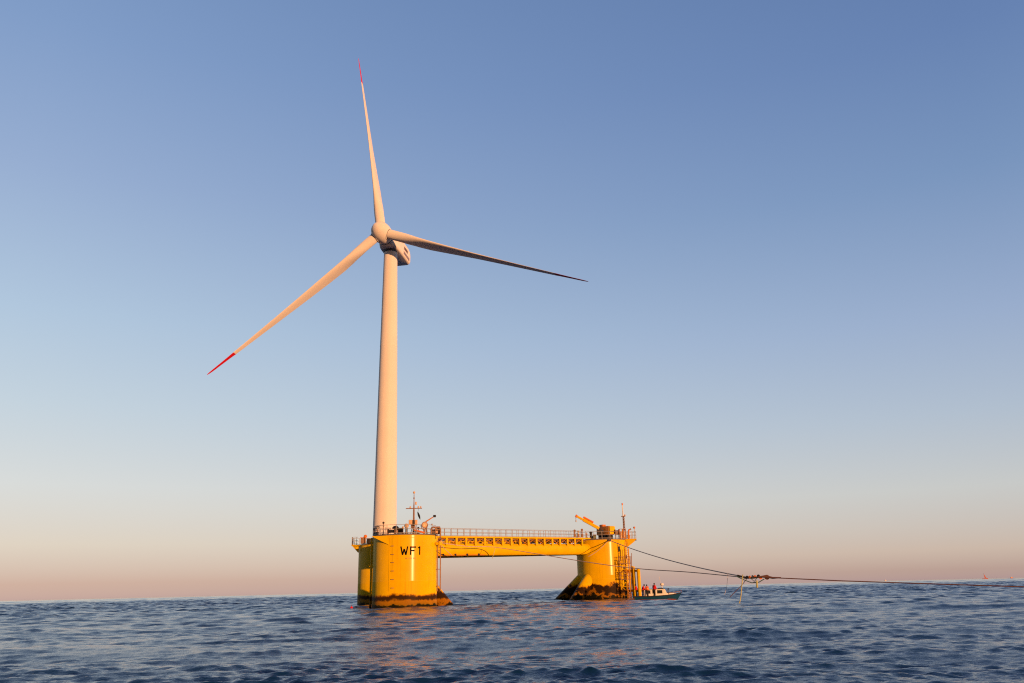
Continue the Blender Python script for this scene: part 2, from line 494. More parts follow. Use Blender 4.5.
zt, zb = 7.06, 6.06
A = lambda x, y=550: px_to_ang(x, y)[0]
lw = .165; rr = RC + .012
wm = MB()
xs = [A(400.9), A(402.6), A(404.2), A(405.9), A(407.7)]
for i, (z0, z1) in enumerate(((zt, zb), (zb, zt - .28), (zt - .28, zb), (zb, zt))):
    stroke(wm, CN, (xs[i], z0), (xs[i + 1], z1), lw, rr)
wm.build('letter', M['black'], col_n); wm = MB()
f0, f1 = A(410.7), A(416.0)
stroke(wm, CN, (f0, zt), (f0, zb), lw, rr + .003)
stroke(wm, CN, (f0 + .018, zt - .09), (f1, zt - .09), lw, rr)
stroke(wm, CN, (f0 + .018, zt - .50), (A(414.6), zt - .50), lw, rr)
wm.build('letter', M['black'], col_n); wm = MB()
o1 = A(419.7)
stroke(wm, CN, (o1, zt), (o1, zb), lw, rr + .003)
stroke(wm, CN, (o1 - .012, zt - .09), (A(418.1), zt - .20), lw * .9, rr)
wm.build('numeral', M['black'], col_n)
for xa, xb in ((405.0, 405.9), (406.1, 407.2), (408.6, 409.3), (409.6, 410.4), (410.7, 411.6), (413.3, 414.2), (414.5, 415.6)):
    sm = MB(); stroke(sm, CN, (A(xa, 557.5), 5.66), (A(xb, 557.5), 5.66), .16, rr); sm.build('stencil_mark', M['faint'], col_n)

# draft mark lugs in a vertical row
for k, y in enumerate((546, 554.5, 562.5, 571, 579.5, 588)):
    a, z = px_to_ang(392.6, y)
    MB().box(on_col(CN, a, z, RC + .05), (.32, .12, .08), (Vector((math.cos(a), math.sin(a), 0)), Vector((math.sin(a), -math.cos(a), 0)), Vector((0, 0, 1)))).build('step_rung', M['brown'], col_n)
# plate joint line
a = px_to_ang(389.2, 565)[0]
MB().box(on_col(CN, a, 5, RC + .01), (.05, .03, 6.2), (Vector((math.cos(a), math.sin(a), 0)), Vector((math.sin(a), -math.cos(a), 0)), Vector((0, 0, 1)))).build('plate_joint', M['yellow_pipe'], col_n)
# standpipe on the left flank
a = math.radians(-80)
p0 = on_col(CN, a, 0, RC + .16)
mp_ = MB().tube([p0 + Vector((0, 0, -3)), p0 + Vector((0, 0, ZN - .1))], .13, 12)
o = mp_.build('standpipe', M['yellow_near'], col_n)
for z in (1.9, 4.9, 7.8):
    MB().box(on_col(CN, a, z, RC + .10), (.44, .40, .14)).build('pipe_clamp', M['yellow'], o)
# tall sight pipes on the right flank below the deck frame
for dx, rad in ((.15, .05), (.50, .07)):
    p0 = Vector((CN.x + RC + dx, CN.y - .7, 0))
    MB().tube([p0 + Vector((0, 0, 1.8)), p0 + Vector((0, 0, ZN - .6))], rad, 8).build('drain_pipe', M['brown'], col_n)
for z in (2.4, 4.4, 6.6):
    MB().box((CN.x + RC + .26, CN.y - .7, z), (.62, .10, .08)).build('pipe_clamp', M['brown'], col_n)
# gusset bracket under the left deck edge
a1 = math.radians(-28); g0 = on_col(CN, a1, ZN - .02, RC)
g1 = on_col(CN, math.radians(-52), ZN - .02, RC + .95)
tri = MB()
pa, pb, pc = on_col(CN, math.radians(-50), ZN - .05, RC + .9), on_col(CN, math.radians(-26), ZN - .05, RC + .02), on_col(CN, math.radians(-22), ZN - 1.15, RC + .02)
tv = Vector((.0, -.06, 0))
tri.add([pa, pb, pc, pa + tv, pb + tv, pc + tv], [(0, 1, 2), (5, 4, 3), (0, 3, 4, 1), (1, 4, 5, 2), (2, 5, 3, 0)])
tri.build('deck_gusset', M['yellow'], col_n)


def deck(c, z, r, owner):
    o = MB().lathe(c + Vector((0, 0, z + .004)), [(r - .3, -.02), (r, -.02), (r, .10), (r - .04, .12), (1e-5, .12)], 72).build('deck_plate', M['grating'], owner)
    return o


deck(CN, ZN, RC + .06, col_n)
deck(CL, ZL, RC - .05, col_l)
deck(CR, ZR, RC + .06, col_r)
railing_mb(circle_pts(CN, RC - .05, ZN + .12, math.radians(60), math.radians(352), 60), step=1.25).build('railing', M['galv'], col_n)
railing_mb(circle_pts(CL, RC - .12, ZL + .12, math.radians(-60), math.radians(170), 40), step=1.25).build('railing', M['galv'], col_l)
railing_mb(circle_pts(CR, RC - .05, ZR + .12, math.radians(-185), math.radians(40), 52), step=1.25).build('railing', M['galv'], col_r)


def cantilever(c, z, ang, out, wid, owner):
    """small bracketed balcony sticking out of a column top"""
    d = Vector((math.cos(ang), math.sin(ang), 0)); s = Vector((-d.y, d.x, 0)); Z = Vector((0, 0, 1))
    base = Vector((c.x, c.y, z))
    m = MB().box(base + d * (RC + out / 2 - .2), (out + .4, wid, .16), (d, s, Z))
    bal = m.build('balcony', M['yellow'], owner)
    for k in (-1, 1):
        e = s * (k * (wid / 2 - .12))
        a_, b_, c_ = base + d * (RC - .05) + e - Z * .09, base + d * (RC + out * .9) + e - Z * .09, base + d * (RC - .05) + e - Z * 1.15
        t = s * .06
        MB().add([a_ - t, b_ - t, c_ - t, a_ + t, b_ + t, c_ + t], [(0, 1, 2), (5, 4, 3), (0, 3, 4, 1), (1, 4, 5, 2), (2, 5, 3, 0)]).build('bracket', M['yellow'], bal)
    pts = [base + d * (RC + .05) - s * (wid / 2 - .05) + Z * .08, base + d * (RC + out - .05) - s * (wid / 2 - .05) + Z * .08,
           base + d * (RC + out - .05) + s * (wid / 2 - .05) + Z * .08, base + d * (RC + .05) + s * (wid / 2 - .05) + Z * .08]
    railing_mb(pts, step=.75).build('railing', M['galv'], bal)
    return bal


cantilever(CL, ZL + .02, math.radians(186), 1.0, 3.0, col_l)
cantilever(CR, ZR + .04, math.radians(-8), 1.55, 2.6, col_r)


# bridges between the columns
def bridge(a, b, za, zb, detailed=True):
    d = unit(a, b); s = Vector((d.y, -d.x, 0)); L = (b - a).length
    def P(t, off, z): return a + d * t + s * off + Vector((0, 0, z))
    t0, t1 = RC - .35, L - RC + .35
    zl = lambda t, z: z + za + (zb - za) * (t - RC) / (L - 2 * RC)
    pm = MB().tube([P(t0 + (t1 - t0) * i / 6, 0, zl(t0 + (t1 - t0) * i / 6, 0)) for i in range(7)], .79, 40)
    beam = pm.build('bridge_beam', M['yellow_pipe'], plat)
    # flared collars where the beam enters the columns
    for t in (RC + .02, L - RC - .02):
        k = MB().tube([P(t - .12, 0, zl(t, 0)), P(t + .12, 0, zl(t, 0))], .85, 40); k.build('beam_collar', M['yellow'], beam)
    st = 1.72
    n = int((t1 - t0 - 1.2) / st)
    for off in (-.72, .72):
        MB().tube([P(t0, off, zl(t0, 1.58)), P(t1, off, zl(t1, 1.58))], .11, 8).build('walkway_stringer', M['yellow'], beam)
        for i in range(n + 1):
            t = t0 + .9 + i * st
            MB().box(P(t, off, zl(t, 1.02)), (.30, .12, 1.05), (d, s, Vector((0, 0, 1)))).build('walkway_post', M['yellow'], beam)
    MB().box(P((t0 + t1) / 2, 0, zl((t0 + t1) / 2, 1.66)), ((t1 - t0), 1.30, .05), ((d + Vector((0, 0, (zb - za) / (L - 2 * RC)))).normalized(), s, Vector((0, 0, 1)))).build('walkway_grating', M['grating'], beam)
    # cable trays and pipes running under the walkway
    for off, z, rad in ((.3, 1.36, .07), (-.2, 1.22, .09)):
        MB().tube([P(t0, off, zl(t0, z)), P(t1, off, zl(t1, z))], rad, 8).build('service_pipe', M['brown'], beam)
    for off in (-.5, .5):
        MB().tube([P(t0 + .9 + i * st, off, zl(t0 + .9 + i * st, 1.5 if i % 2 else .7)) for i in range(n + 1)], .05, 6).build('zigzag_brace', M['amber'], beam)
    if detailed:
        for off in (-.70, .70):
            railing_mb([P(t0, off, zl(t0, 1.69)), P(t1, off, zl(t1, 1.69))], step=1.15, rails=(.10, .52, 1.0), h=1.0).build('railing', M['galv'], beam)
    # conduit clipped under the beam
    MB().tube([P(t0 + 1, .5, zl(t0, -.72)), P(t0 + (t1 - t0) * .30, .5, zl(t0 + (t1 - t0) * .30, -.72))], .07, 8).build('conduit', M['amber'], beam)
    for i in range(4):
        t = t0 + 2.2 + i * 2.1
        MB().box(P(t, .46, zl(t, -.66)), (.3, .25, .26), (d, s, Vector((0, 0, 1)))).build('conduit_clip', M['dark'], beam)
    return beam


b1 = bridge(CN, CR, 6.92, 7.50)
b1['label'] = 'front bridge beam with walkway between the near and right columns'
b2 = bridge(CL, CR, 7.4, 7.5, False)
b3 = bridge(CN, CL, 6.92, 7.0, False)


# diagonal braces that plunge into the water from each column
def brace(c, towards, top, run, rad=.9):
    d = unit(c, towards)
    p0 = c + d * (RC - 1.1) + Vector((0, 0, top + .9)); sl = run
    p1 = p0 + d * 9 - Vector((0, 0, 9 * sl))
    m = MB().tube([p0 - d * .2 + Vector((0, 0, .2 * sl)), p0, p0.lerp(p1, .3), p0.lerp(p1, .6), p1], rad, 36)
    return m.build('diagonal_brace', M['yellow_brace'], plat)


brace(CR, CN, 2.7, .93); brace(CR, CL, 2.7, .93)
brace(CN, CR, 2.6, .90, .85); brace(CN, CL, 1.7, 1.15, .8)
brace(CL, CR, 1.7, 1.15, .8); brace(CL, CN, 1.7, 1.15, .8)

# boat landing on the right column: fender posts, stair tower, cage
def vpost(px, ytop, Y, rad, name='fender_post', mat='yellow', zb=-1.5, owner=plat):
    t = at(px, ytop, Y)
    return MB().tube([Vector((t.x, t.y, zb)), Vector((t.x, t.y, t.z - .08)), t], [rad, rad, rad * .8], 14).build(name, M[mat], owner)


l0 = at(632, 570, 131.0); l1 = at(637.4, 569, 130.0)
bl = MB().box((CR.x + RC - .1, CR.y - 1.6, 4.1), (1.6, 1.2, .5), bev=.05).build('boat_landing', M['amber'], plat)
for pa_, pb_, r_ in ((Vector((l0.x - .4, l0.y + 1.2, 4.1)), Vector((l1.x, l1.y, 4.1)), .16), (Vector((l0.x - .4, l0.y + 1.2, 1.2)), Vector((l1.x, l1.y, 1.2)), .16),
                     (Vector((l0.x - 1.6, l0.y + 1.0, 4.15)), Vector((l0.x, l0.y, 4.15)), .12)):
    MB().tube([pa_, pb_], r_, 12).build('cross_tube', M['amber'], bl)
for px, yt, Y, rad in ((632.0, 566, 131.0, .17), (633.6, 566.5, 130.6, .20), (638.3, 568.8, 130.0, .26)):
    vpost(px, yt, Y, rad, owner=bl)
MB().tube([at(631.6, 553, 131.2), at(631.6, 590, 131.2)], .05, 6).build('guide_pole', M['brown'], bl)
MB().tube([at(630.8, 556, 131.6), at(630.8, 590, 131.6)], .05, 6).build('guide_pole', M['brown'], bl)
# stair tower
st_ = MB()
xl, xr = at(620.8, 570, 130.4).x, at(629.8, 570, 130.4).x
ys = 130.35
ztow = 7.4
for x in (xl, (xl + xr) / 2 + .15, xr):
    for yy in (ys, ys + .9):
        st_.tube([(x, yy, -1.2), (x, yy, ztow if x > xl + .2 else 5.6)], .055, 8)
for k in range(9):
    z = .6 + k * .62
    st_.tube([(xl, ys, z), (xr, ys, z)], .035, 6)
for k in range(4):
    z0 = .6 + k * 1.24
    st_.tube([(xl if k % 2 else xr, ys + .1, z0), (xr if k % 2 else xl, ys + .1, z0 + 1.24)], .045, 6)
tower_o = st_.build('stair_tower', M['yellow_near'], bl)
for z in (2.9, 5.2): MB().box(((xl + xr) / 2, ys + .45, z), (xr - xl + .3, 1.2, .09)).build('landing_platform', M['brown'], tower_o)
for z in (2.95, 5.25):
    railing_mb([(xl - .15, ys + .9, z), (xl - .15, ys - .12, z), (xr + .1, ys - .12, z), (xr + .1, ys + .9, z)], step=.55, h=1.0, rails=(.5, 1.0)).build('railing', M['brown'], tower_o)
lad = MB()
xa = (xl + xr) / 2 + .15
for x in (xa, xa + .45): lad.tube([(x, ys - .1, .2), (x, ys - .1, ztow + .9)], .04, 6)
for k in range(28): lad.tube([(xa, ys - .1, .4 + k * .32), (xa + .45, ys - .1, .4 + k * .32)], .022, 5)
lad.build('ladder', M['amber'], tower_o)
# hatches / windows of the right column
for px, y0, y1, w in ((619.2, 546.2, 551.2, .36), (626.0, 546.5, 550.0, .30), (627.6, 554.6, 558, .34)):
    c0 = at(px, (y0 + y1) / 2, 130.9)
    aa = math.asin(max(-.95, min(.95, (c0.x - CR.x) / RC)))
    h = (y1 - y0) * .155
    ax = (Vector((math.cos(aa), math.sin(aa), 0)), Vector((math.sin(aa), -math.cos(aa), 0)), Vector((0, 0, 1)))
    fr = MB().box(on_col(CR, aa, c0.z, RC + .03), (w + .14, .12, h + .14), ax).build('hatch_frame', M['yellow'], col_r)
    MB().box(on_col(CR, aa, c0.z, RC + .085), (w, .05, h), ax).build('hatch', M['dark'], fr)


# ------------------------------------------------------------------ the wind turbine
TX, TY = -20.15, 130.0
HZ = 58.12
PSI, TILT, RR, PH, OVER, CONE = .1944, .0767, 36.0, .1650, 4.66, .82
turb = thing('wind_turbine', (TX, TY, ZL + .125), 'tall white three-bladed wind turbine with red blade tips on the rear column', 'wind turbine')
tow = MB().lathe((TX, TY, ZL + .125), [(1.98, 0), (1.98, .18), (1.82, .2), (1.80, 2), (1.62, 16), (1.42, 30), (1.20, 43), (1.12, 48.0), (1.12, 48.6)], 64).build('tower', M['white'], turb)
for z, r_ in ((16.0, 1.62), (31.5, 1.40)):
    MB().lathe((TX, TY, ZL + z), [(r_ - .05, -.05), (r_ + .012, -.04), (r_ + .012, .04), (r_ - .05, .05)], 64).build('flange_ring', M['white'], tow)
ad = math.radians(-65)
MB().box((TX + 1.79 * math.cos(ad), TY + 1.79 * math.sin(ad), ZL + 1.5), (.85, .14, 2.1), (Vector((-math.sin(ad), math.cos(ad), 0)), Vector((math.cos(ad), math.sin(ad), 0)), Vector((0, 0, 1))), .04).build('door', M['galv'], tow)
axis = Vector((-math.sin(PSI) * math.cos(TILT), -math.cos(PSI) * math.cos(TILT), math.sin(TILT)))
side = axis.cross(Vector((0, 0, 1))).normalized(); upr = side.cross(axis).normalized()
T0 = Vector((TX, TY, HZ)); HUB = T0 + axis * OVER
back = -axis
rgt_n = side if side.x > 0 else -side


def loft(m, rings, cap=True):
    n = len(rings[0]); vs = [p for r_ in rings for p in r_]; fs = []
    for i in range(len(rings) - 1):
        for j in range(n):
            j2 = (j + 1) % n; fs.append((i * n + j, i * n + j2, (i + 1) * n + j2, (i + 1) * n + j))
    if cap:
        fs.append(tuple(range(n - 1, -1, -1))); fs.append(tuple((len(rings) - 1) * n + j for j in range(n)))
    m.add(vs, fs)


def rounded_rect(c, X, Y, hw, hh0, hh1, rad, seg=5):
    """section with half width hw, from -hh0 to +hh1, rounded corners"""
    pts = []
    for cx, cy, a0 in ((hw - rad, hh1 - rad, 0), (-hw + rad, hh1 - rad, 90), (-hw + rad, -hh0 + rad, 180), (hw - rad, -hh0 + rad, 270)):
        for k in range(seg + 1):
            a_ = math.radians(a0 + 90 * k / seg); pts.append(c + X * (cx + rad * math.cos(a_)) + Y * (cy + rad * math.sin(a_)))
    return pts


nm = MB()
rings = []
for s, hw, lo, hi, rd in ((-2.75, 1.05, 1.1, 1.1, .9), (-2.3, 1.25, 1.15, 1.35, .7), (-1.0, 1.55, 1.15, 1.5, .42), (0, 1.6, 1.12, 1.55, .38), (4.4, 1.6, 1.05, 1.6, .38),
                          (5.4, 1.58, 1.02, 1.5, .5), (6.0, 1.48, .95, 1.2, .55), (6.35, 1.3, .8, .9, .6), (6.5, 1.0, .6, .6, .55)):
    rings.append(rounded_rect(T0 + back * s, rgt_n, upr, hw, lo, hi, rd))
loft(nm, rings)
nac = nm.build('nacelle', M['white'], turb, 40)
MB().lathe((TX, TY, HZ - 1.45), [(1.12, 0), (1.22, .05), (1.25, .3), (1.25, .6)], 48).build('yaw_ring', M['seal'], nac)
# lettering on the right flank: an emblem row above a longer row
def nac_pt(s, h, out=1.612): return T0 + back * s + upr * h + rgt_n * out
mk = MB()
s_ = 2.2
for w in (.34, .30, .36, .26, .32, .34):
    mk.box(nac_pt(s_ + w / 2, .45), (w * .74, .03, .56), (back, rgt_n, upr)); s_ += w
mk.box(nac_pt(s_ - .97, .45), (1.8, .022, .2), (back, rgt_n, upr))
mk.build('emblem', M['mark_brown'], nac)
mk = MB(); s_ = 2.0
for w in (.38, .26, .34, .20, .36, .30, .34, .24, .38, .32):
    mk.box(nac_pt(s_ + w / 2, -.48), (w * .66, .03, .50), (back, rgt_n, upr)); s_ += w
mk.box(nac_pt(s_ - 1.56, -.48), (2.9, .022, .14), (back, rgt_n, upr)); mk.build('lettering', M['mark_grey'], nac)
# wind sensor on the roof rear
b0 = T0 + back * 4.9 + upr * 1.62 + rgt_n * .4
ws = MB().tube([b0, b0 + upr * .95], .16, 8)
ws.ball(b0 + upr * 1.0, .22); ws.build('beacon', M['orange'], nac)
MB().tube([T0 + back * 6 + upr * 1.7 - rgt_n * .6, T0 + back * 6 + upr * 3.0 - rgt_n * .6], .05, 6).build('wind_vane', M['galv'], nac)
MB().box(T0 + back * 2.2 + upr * 1.66, (2.4, 1.7, .16), (back, rgt_n, upr), .05).build('roof_hatch', M['white'], nac)
# hub with rounded nose
prof = [(1.02, -1.75), (1.45, -1.5), (1.58, -.9), (1.62, -.1), (1.55, .55), (1.36, 1.15), (1.05, 1.65), (.66, 2.0), (.28, 2.16), (1e-4, 2.2)]
hub = MB().lathe(HUB, prof, 56, axis).build('hub', M['white'], turb, 60)
MB().lathe(HUB, [(1.30, -1.95), (1.36, -1.9), (1.36, -1.72), (1.0, -1.70)], 48, axis).build('hub_seal', M['seal'], hub)


def airfoil(chord, th, blend, n=28):
    """(along chord toward trailing edge, thickness) points; blend 0 round .. 1 airfoil"""
    pts = []
    for k in range(n):
        a_ = 2 * PI * k / n; x = (1 - math.cos(a_)) / 2
        yt = 5 * .5 * (.2969 * math.sqrt(x) - .126 * x - .3516 * x * x + .2843 * x ** 3 - .1015 * x ** 4)
        y = yt * 2 * th * chord * (1 if a_ < PI else -1) * .5 * 2
        y = y * .5 * 2 / 1.0
        cx, cy = (x - .5), .5 * math.sin(a_)
        ax_, ay_ = (x - .32), yt * 1.0 * th * (1 if a_ < PI else -1) * 1.0
        pts.append((chord * ((1 - blend) * cx + blend * ax_), chord * ((1 - blend) * cy * (th if th > 1e-6 else 1) / max(th, 1e-6) * 1 + blend * ay_) if blend < 1 else chord * ay_))
    return pts


STN = [(1.35, 1.62, 1, 0), (2.6, 1.60, 1, 0), (3.6, 1.72, .9, .15), (5.0, 2.35, .64, .6), (6.8, 3.0, .46, .92), (8.6, 3.1, .38, 1), (12, 2.75, .31, 1),
       (17, 2.1, .27, 1), (22, 1.6, .24, 1), (27, 1.16, .21, 1), (RR - 5.4, .88, .19, 1), (31.5, .74, .18, 1), (33.5, .56, .18, 1), (34.9, .46, .2, 1), (35.6, .34, .22, 1), (RR, .16, .25, 1)]
for kb in range(3):
    tt = PH + kb * 2 * PI / 3
    dr_ = side * math.sin(tt) + upr * math.cos(tt)
    tang = dr_.cross(axis).normalized()
    rings = []
    for s, ch, th, bl_ in STN:
        ctr = HUB + dr_ * s + axis * (CONE * (s / RR) ** 2)
        tw = math.radians(9 * max(0, 1 - s / 16) * (1 if bl_ > 0 else 0))
        cdir = back * math.cos(tw) + tang * math.sin(tw); ndir = tang * math.cos(tw) - back * math.sin(tw)
        ring = []
        n = 28
        for k in range(n):
            a_ = 2 * PI * k / n; x = (1 - math.cos(a_)) / 2
            yt = 2.5 * (.2969 * math.sqrt(x) - .126 * x - .3516 * x * x + .2843 * x ** 3 - .1036 * x ** 4) * 2
            sg = 1 if a_ < PI else -1
            u = ch * ((1 - bl_) * (x - .5) + bl_ * (x - .32))
            v = ch * ((1 - bl_) * .5 * math.sin(a_) + bl_ * yt * th * sg * .5)
            ring.append(ctr + cdir * u + ndir * v)
        rings.append(ring)
    kt = 10
    bm_ = MB(); loft(bm_, rings[:kt + 1]); bo = bm_.build('blade', M['white'], turb, 60)
    tm = MB(); loft(tm, rings[kt:]); tm.build('red_tip', M['red'], bo, 60)
    MB().lathe(HUB + dr_ * 1.28, [(.70, -.2), (.92, -.12), (.94, .12), (.84, .16)], 40, dr_).build('root_collar', M['white'], bo)
    MB().lathe(HUB + dr_ * 1.46, [(.80, -.03), (.845, -.03), (.845, .05), (.80, .05)], 40, dr_).build('root_seal', M['seal'], bo)

# ------------------------------------------------------------------ equipment on the near column deck
DZ = ZN + .124


def dpt(px, py, Y):
    p = at(px, py, Y); return p


def on_deck(px, Y, z=DZ):
    # deck point below a photo column
    lo, hi = at(px, 560, Y), at(px, 480, Y)
    t = (z - lo.z) / (hi.z - lo.z); return lo.lerp(hi, t)


# signal mast
b = on_deck(413.6, 104.2)
mast = thing('signal_mast', b, 'slim brown signal mast with crossarm and two square panels on the near column deck', 'mast')
top = at(413.4, 492.5, 104.2)
x0 = b.x
MB().tube([b, Vector((x0, b.y, 11.5)), Vector((x0, b.y, 12.4)), Vector((x0, b.y, top.z))], [.13, .10, .055, .035], 10).build('pole', M['brown'], mast)
ca = at(413.5, 508.4, 104.2).z
MB().tube([(x0 - 1.0, b.y, ca), (x0 + 1.0, b.y, ca)], .055, 8).build('crossarm', M['brown'], mast)
for dx, r_ in ((-.45, .10), (.55, .10), (.85, .08)):
    MB().lathe((x0 + dx, b.y, ca + .05), [(r_, 0), (r_, .16), (r_ * .5, .22)], 10).build('lamp', M['lamp'], mast)
MB().ball((x0, b.y, top.z), .15).build('masthead_light', M['lamp'], mast)
MB().box((x0 + .24, b.y, ca + .62), (.2, .2, .36), bev=.04).build('lamp_box', M['lamp'], mast)
MB().lathe((x0, b.y, ca + 1.15), [(.07, 0), (.09, .05), (.07, .2)], 10).build('lamp', M['brown'], mast)
pz = at(413.5, 522.2, 104.2).z
MB().box((x0 - .36, b.y - .1, pz), (.50, .12, .58), bev=.05).build('panel', M['lamp'], mast)
MB().box((x0 + .30, b.y - .1, pz - .05), (.34, .12, .66), bev=.05).build('panel', M['lamp'], mast)
MB().box((x0 - .02, b.y - .12, pz - .1), (.22, .2, .72), bev=.03).build('junction_box', M['dark'], mast)
MB().box((x0 - .1, b.y, DZ + .95), (.46, .4, .42), bev=.04).build('control_box', M['brown'], mast)
for k in range(3):
    an = k * 2 * PI / 3 + .4
    MB().tube([(x0, b.y, DZ + 1.4), (x0 + .55 * math.cos(an), b.y + .55 * math.sin(an), DZ)], .04, 6).build('stay', M['brown'], mast)
# black flag hanging from the crossarm
fl = MB(); vs, fs = [], []
p_top = Vector((x0 + .62, b.y, ca - .02))
for side_y in (0, 1):
    for i in range(9):
        u = i / 8; wdt = .06 + .20 * math.sin(PI * min(1, u * 1.05)) ** .8
        for j in range(4):
            xx = -.15 + u * .32 + (j / 3 - .5) * wdt
            vs.append(p_top + Vector((xx, .05 * math.sin(j * 2.1 + u * 5) + side_y * .03, -.40 - u * .95)))
for s0 in (0, 36):
    for i in range(8):
        for j in range(3):
            q_ = s0 + i * 4 + j; fs.append((q_, q_ + 1, q_ + 5, q_ + 4) if s0 == 0 else (q_ + 4, q_ + 5, q_ + 1, q_))
for i in range(8):
    fs.append((i * 4, i * 4 + 4, i * 4 + 40, i * 4 + 36)); fs.append((i * 4 + 3, i * 4 + 39, i * 4 + 43, i * 4 + 7))
fs += [(0, 36, 37, 1), (1, 37, 38, 2), (2, 38, 39, 3), (32, 33, 69, 68), (33, 34, 70, 69), (34, 35, 71, 70)]
fl.add(vs, fs)
flag = thing('flag', p_top, 'limp black flag hanging under the mast crossarm', 'flag')
fl.build('cloth', M['cloth_black'], flag)
MB().tube([p_top, p_top + Vector((-.13, 0, -.42))], .015, 5).build('halyard', M['dark'], flag)


def lamp_post(name, px, Y, ytop, label, cat, head='ball', zdeck=DZ, r_=.2, hm='lamp', pm='brown', prad=.06):
    b = on_deck(px, Y, zdeck); t = thing(name, b, label, cat); z = at(px, ytop, Y).z
    if head == 'ball':
        MB().tube([b, Vector((b.x, b.y, z - r_))], prad, 8).build('post', M[pm], t)
        MB().ball((b.x, b.y, z - r_), r_).build('lamp_head', M[hm], t)
    elif head == 'drum':
        MB().tube([b, Vector((b.x, b.y, z - r_ * 1.6))], prad, 8).build('post', M[pm], t)
        MB().lathe((b.x, b.y, z - r_ * 1.8), [(r_ * .8, 0), (r_, .06), (r_, r_ * 1.3), (r_ * .6, r_ * 1.8)], 16).build('lamp_head', M[hm], t)
    MB().box((b.x, b.y, b.z + .06), (.34, .34, .12), bev=.02).build('base_plate', M['dark'], t)
    return t


lamp_post('signal_lamp', 383.2, 104.6, 521.6, 'small dark lamp on the tallest thin post, in front of the turbine tower base', 'signal lamp', 'ball', r_=.14, hm='dark')
lamp_post('signal_lamp', 406.4, 103.9, 523.4, 'round orange lamp on a dark pedestal left of the signal mast', 'signal lamp', 'ball', r_=.28, pm='dark', prad=.14)
lamp_post('fog_horn', 402.9, 104.0, 526.4, 'short brown horn post between the black box and the round orange lamp', 'fog horn', 'drum', r_=.12)
lamp_post('signal_lamp', 418.2, 104.4, 526.8, 'small brown lamp on a short post just right of the signal mast', 'signal lamp', 'ball', r_=.14, hm='brown')
# ventilator
b = on_deck(395.4, 103.6); v = thing('ventilator', b, 'dark mushroom ventilator in front of the right edge of the turbine tower', 'ventilator')
MB().tube([b, b + Vector((0, 0, .75))], .13, 12).build('shaft', M['dark'], v)
MB().lathe(b + Vector((0, 0, .68)), [(.40, 0), (.42, .10), (.30, .25), (.1, .33), (1e-4, .34)], 18).build('cap', M['dark'], v)
# black equipment box
b = on_deck(399.8, 103.5); v = thing('equipment_box', b, 'low black equipment box between the ventilator and the horn post', 'equipment box')
MB().box(b + Vector((0, 0, .36)), (.72, .6, .56), bev=.04).build('body', M['black'], v)
MB().box(b + Vector((0, 0, .68)), (.78, .66, .08), bev=.02).build('lid', M['dark'], v)
for k in (-.25, .25): MB().box(b + Vector((k, 0, .04)), (.1, .5, .08)).build('foot', M['brown'], v)
# winch
b = on_deck(391.6, 103.2); v = thing('winch', b, 'small dark mooring winch with brown frame at the deck edge below the tower', 'winch')
MB().lathe(b + Vector((-.4, 0, .34)), [(.30, 0), (.30, .06), (.17, .08), (.17, .66), (.30, .68), (.30, .74)], 18, Vector((1, 0, 0))).build('drum', M['dark'], v)
for k in (-.46, .42): MB().box(b + Vector((k, 0, .28)), (.08, .5, .56), bev=.02).build('frame', M['brown'], v)
MB().box(b + Vector((.62, 0, .3)), (.3, .3, .34), bev=.04).build('motor', M['brown'], v)
# valve cluster left
for i, (px, Y, h, lb) in enumerate(((374.8, 105.6, .8, 'leftmost brown valve column at the left rim of the near deck'), (377.4, 104.8, 1.0, 'brown valve column with handwheel beside the tallest lamp post'))):
    b = on_deck(px, Y); v = thing('valve', b, lb, 'valve')
    MB().tube([b, b + Vector((0, 0, h))], .08, 8).build('stem', M['brown'], v)
    MB().lathe(b + Vector((0, -.1, h - .05)), [(.20, -.03), (.25, 0), (.20, .03), (.14, 0), (.20, -.03)], 16, Vector((0, 1, .3))).build('handwheel', M['galv'], v)
    MB().box(b + Vector((0, 0, .2)), (.3, .3, .4), bev=.03).build('body', M['dark'], v)
# lying orange gangway boom
p0, p1 = at(414.8, 530.2, 103.4), at(424.3, 533.0, 103.4)
p0.z = max(p0.z, DZ + .3)
g = thing('boom', (p0 + p1) / 2, 'orange boom lying aslant at the deck edge right of the signal mast', 'boom')
p1.z = DZ + .09
MB().tube([p0, p1], .11, 10).build('arm', M['orange'], g)
MB().box((p0.x + .1, p0.y, (p0.z - .1 + DZ) / 2), (.14, .14, p0.z - .1 - DZ)).build('support', M['brown'], g)
# searchlight
b = on_deck(424.2, 103.7); z = at(424.6, 525, 103.7).z
g = thing('searchlight', b, 'big round searchlight with bright face on a post near the davit', 'searchlight')
MB().tube([b, Vector((b.x, b.y, z - .5))], .11, 10).build('post', M['brown'], g)
MB().tube([Vector((b.x - .42, b.y, z)), Vector((b.x - .3, b.y, z - .45)), Vector((b.x, b.y, z - .55)), Vector((b.x + .3, b.y, z - .45)), Vector((b.x + .42, b.y, z))], .05, 8).build('yoke', M['brown'], g)
sa = (Vector((.45, -1, .05))).normalized()
MB().lathe(Vector((b.x, b.y + .1, z)), [(.14, -.30), (.28, -.22), (.36, -.05), (.40, .12), (.40, .17), (.34, .18)], 24, sa).build('housing', M['brown'], g)
MB().lathe(Vector((b.x, b.y + .1, z)), [(.345, .16), (.2, .21), (1e-4, .23)], 24, sa).build('lens', M['lamp'], g)
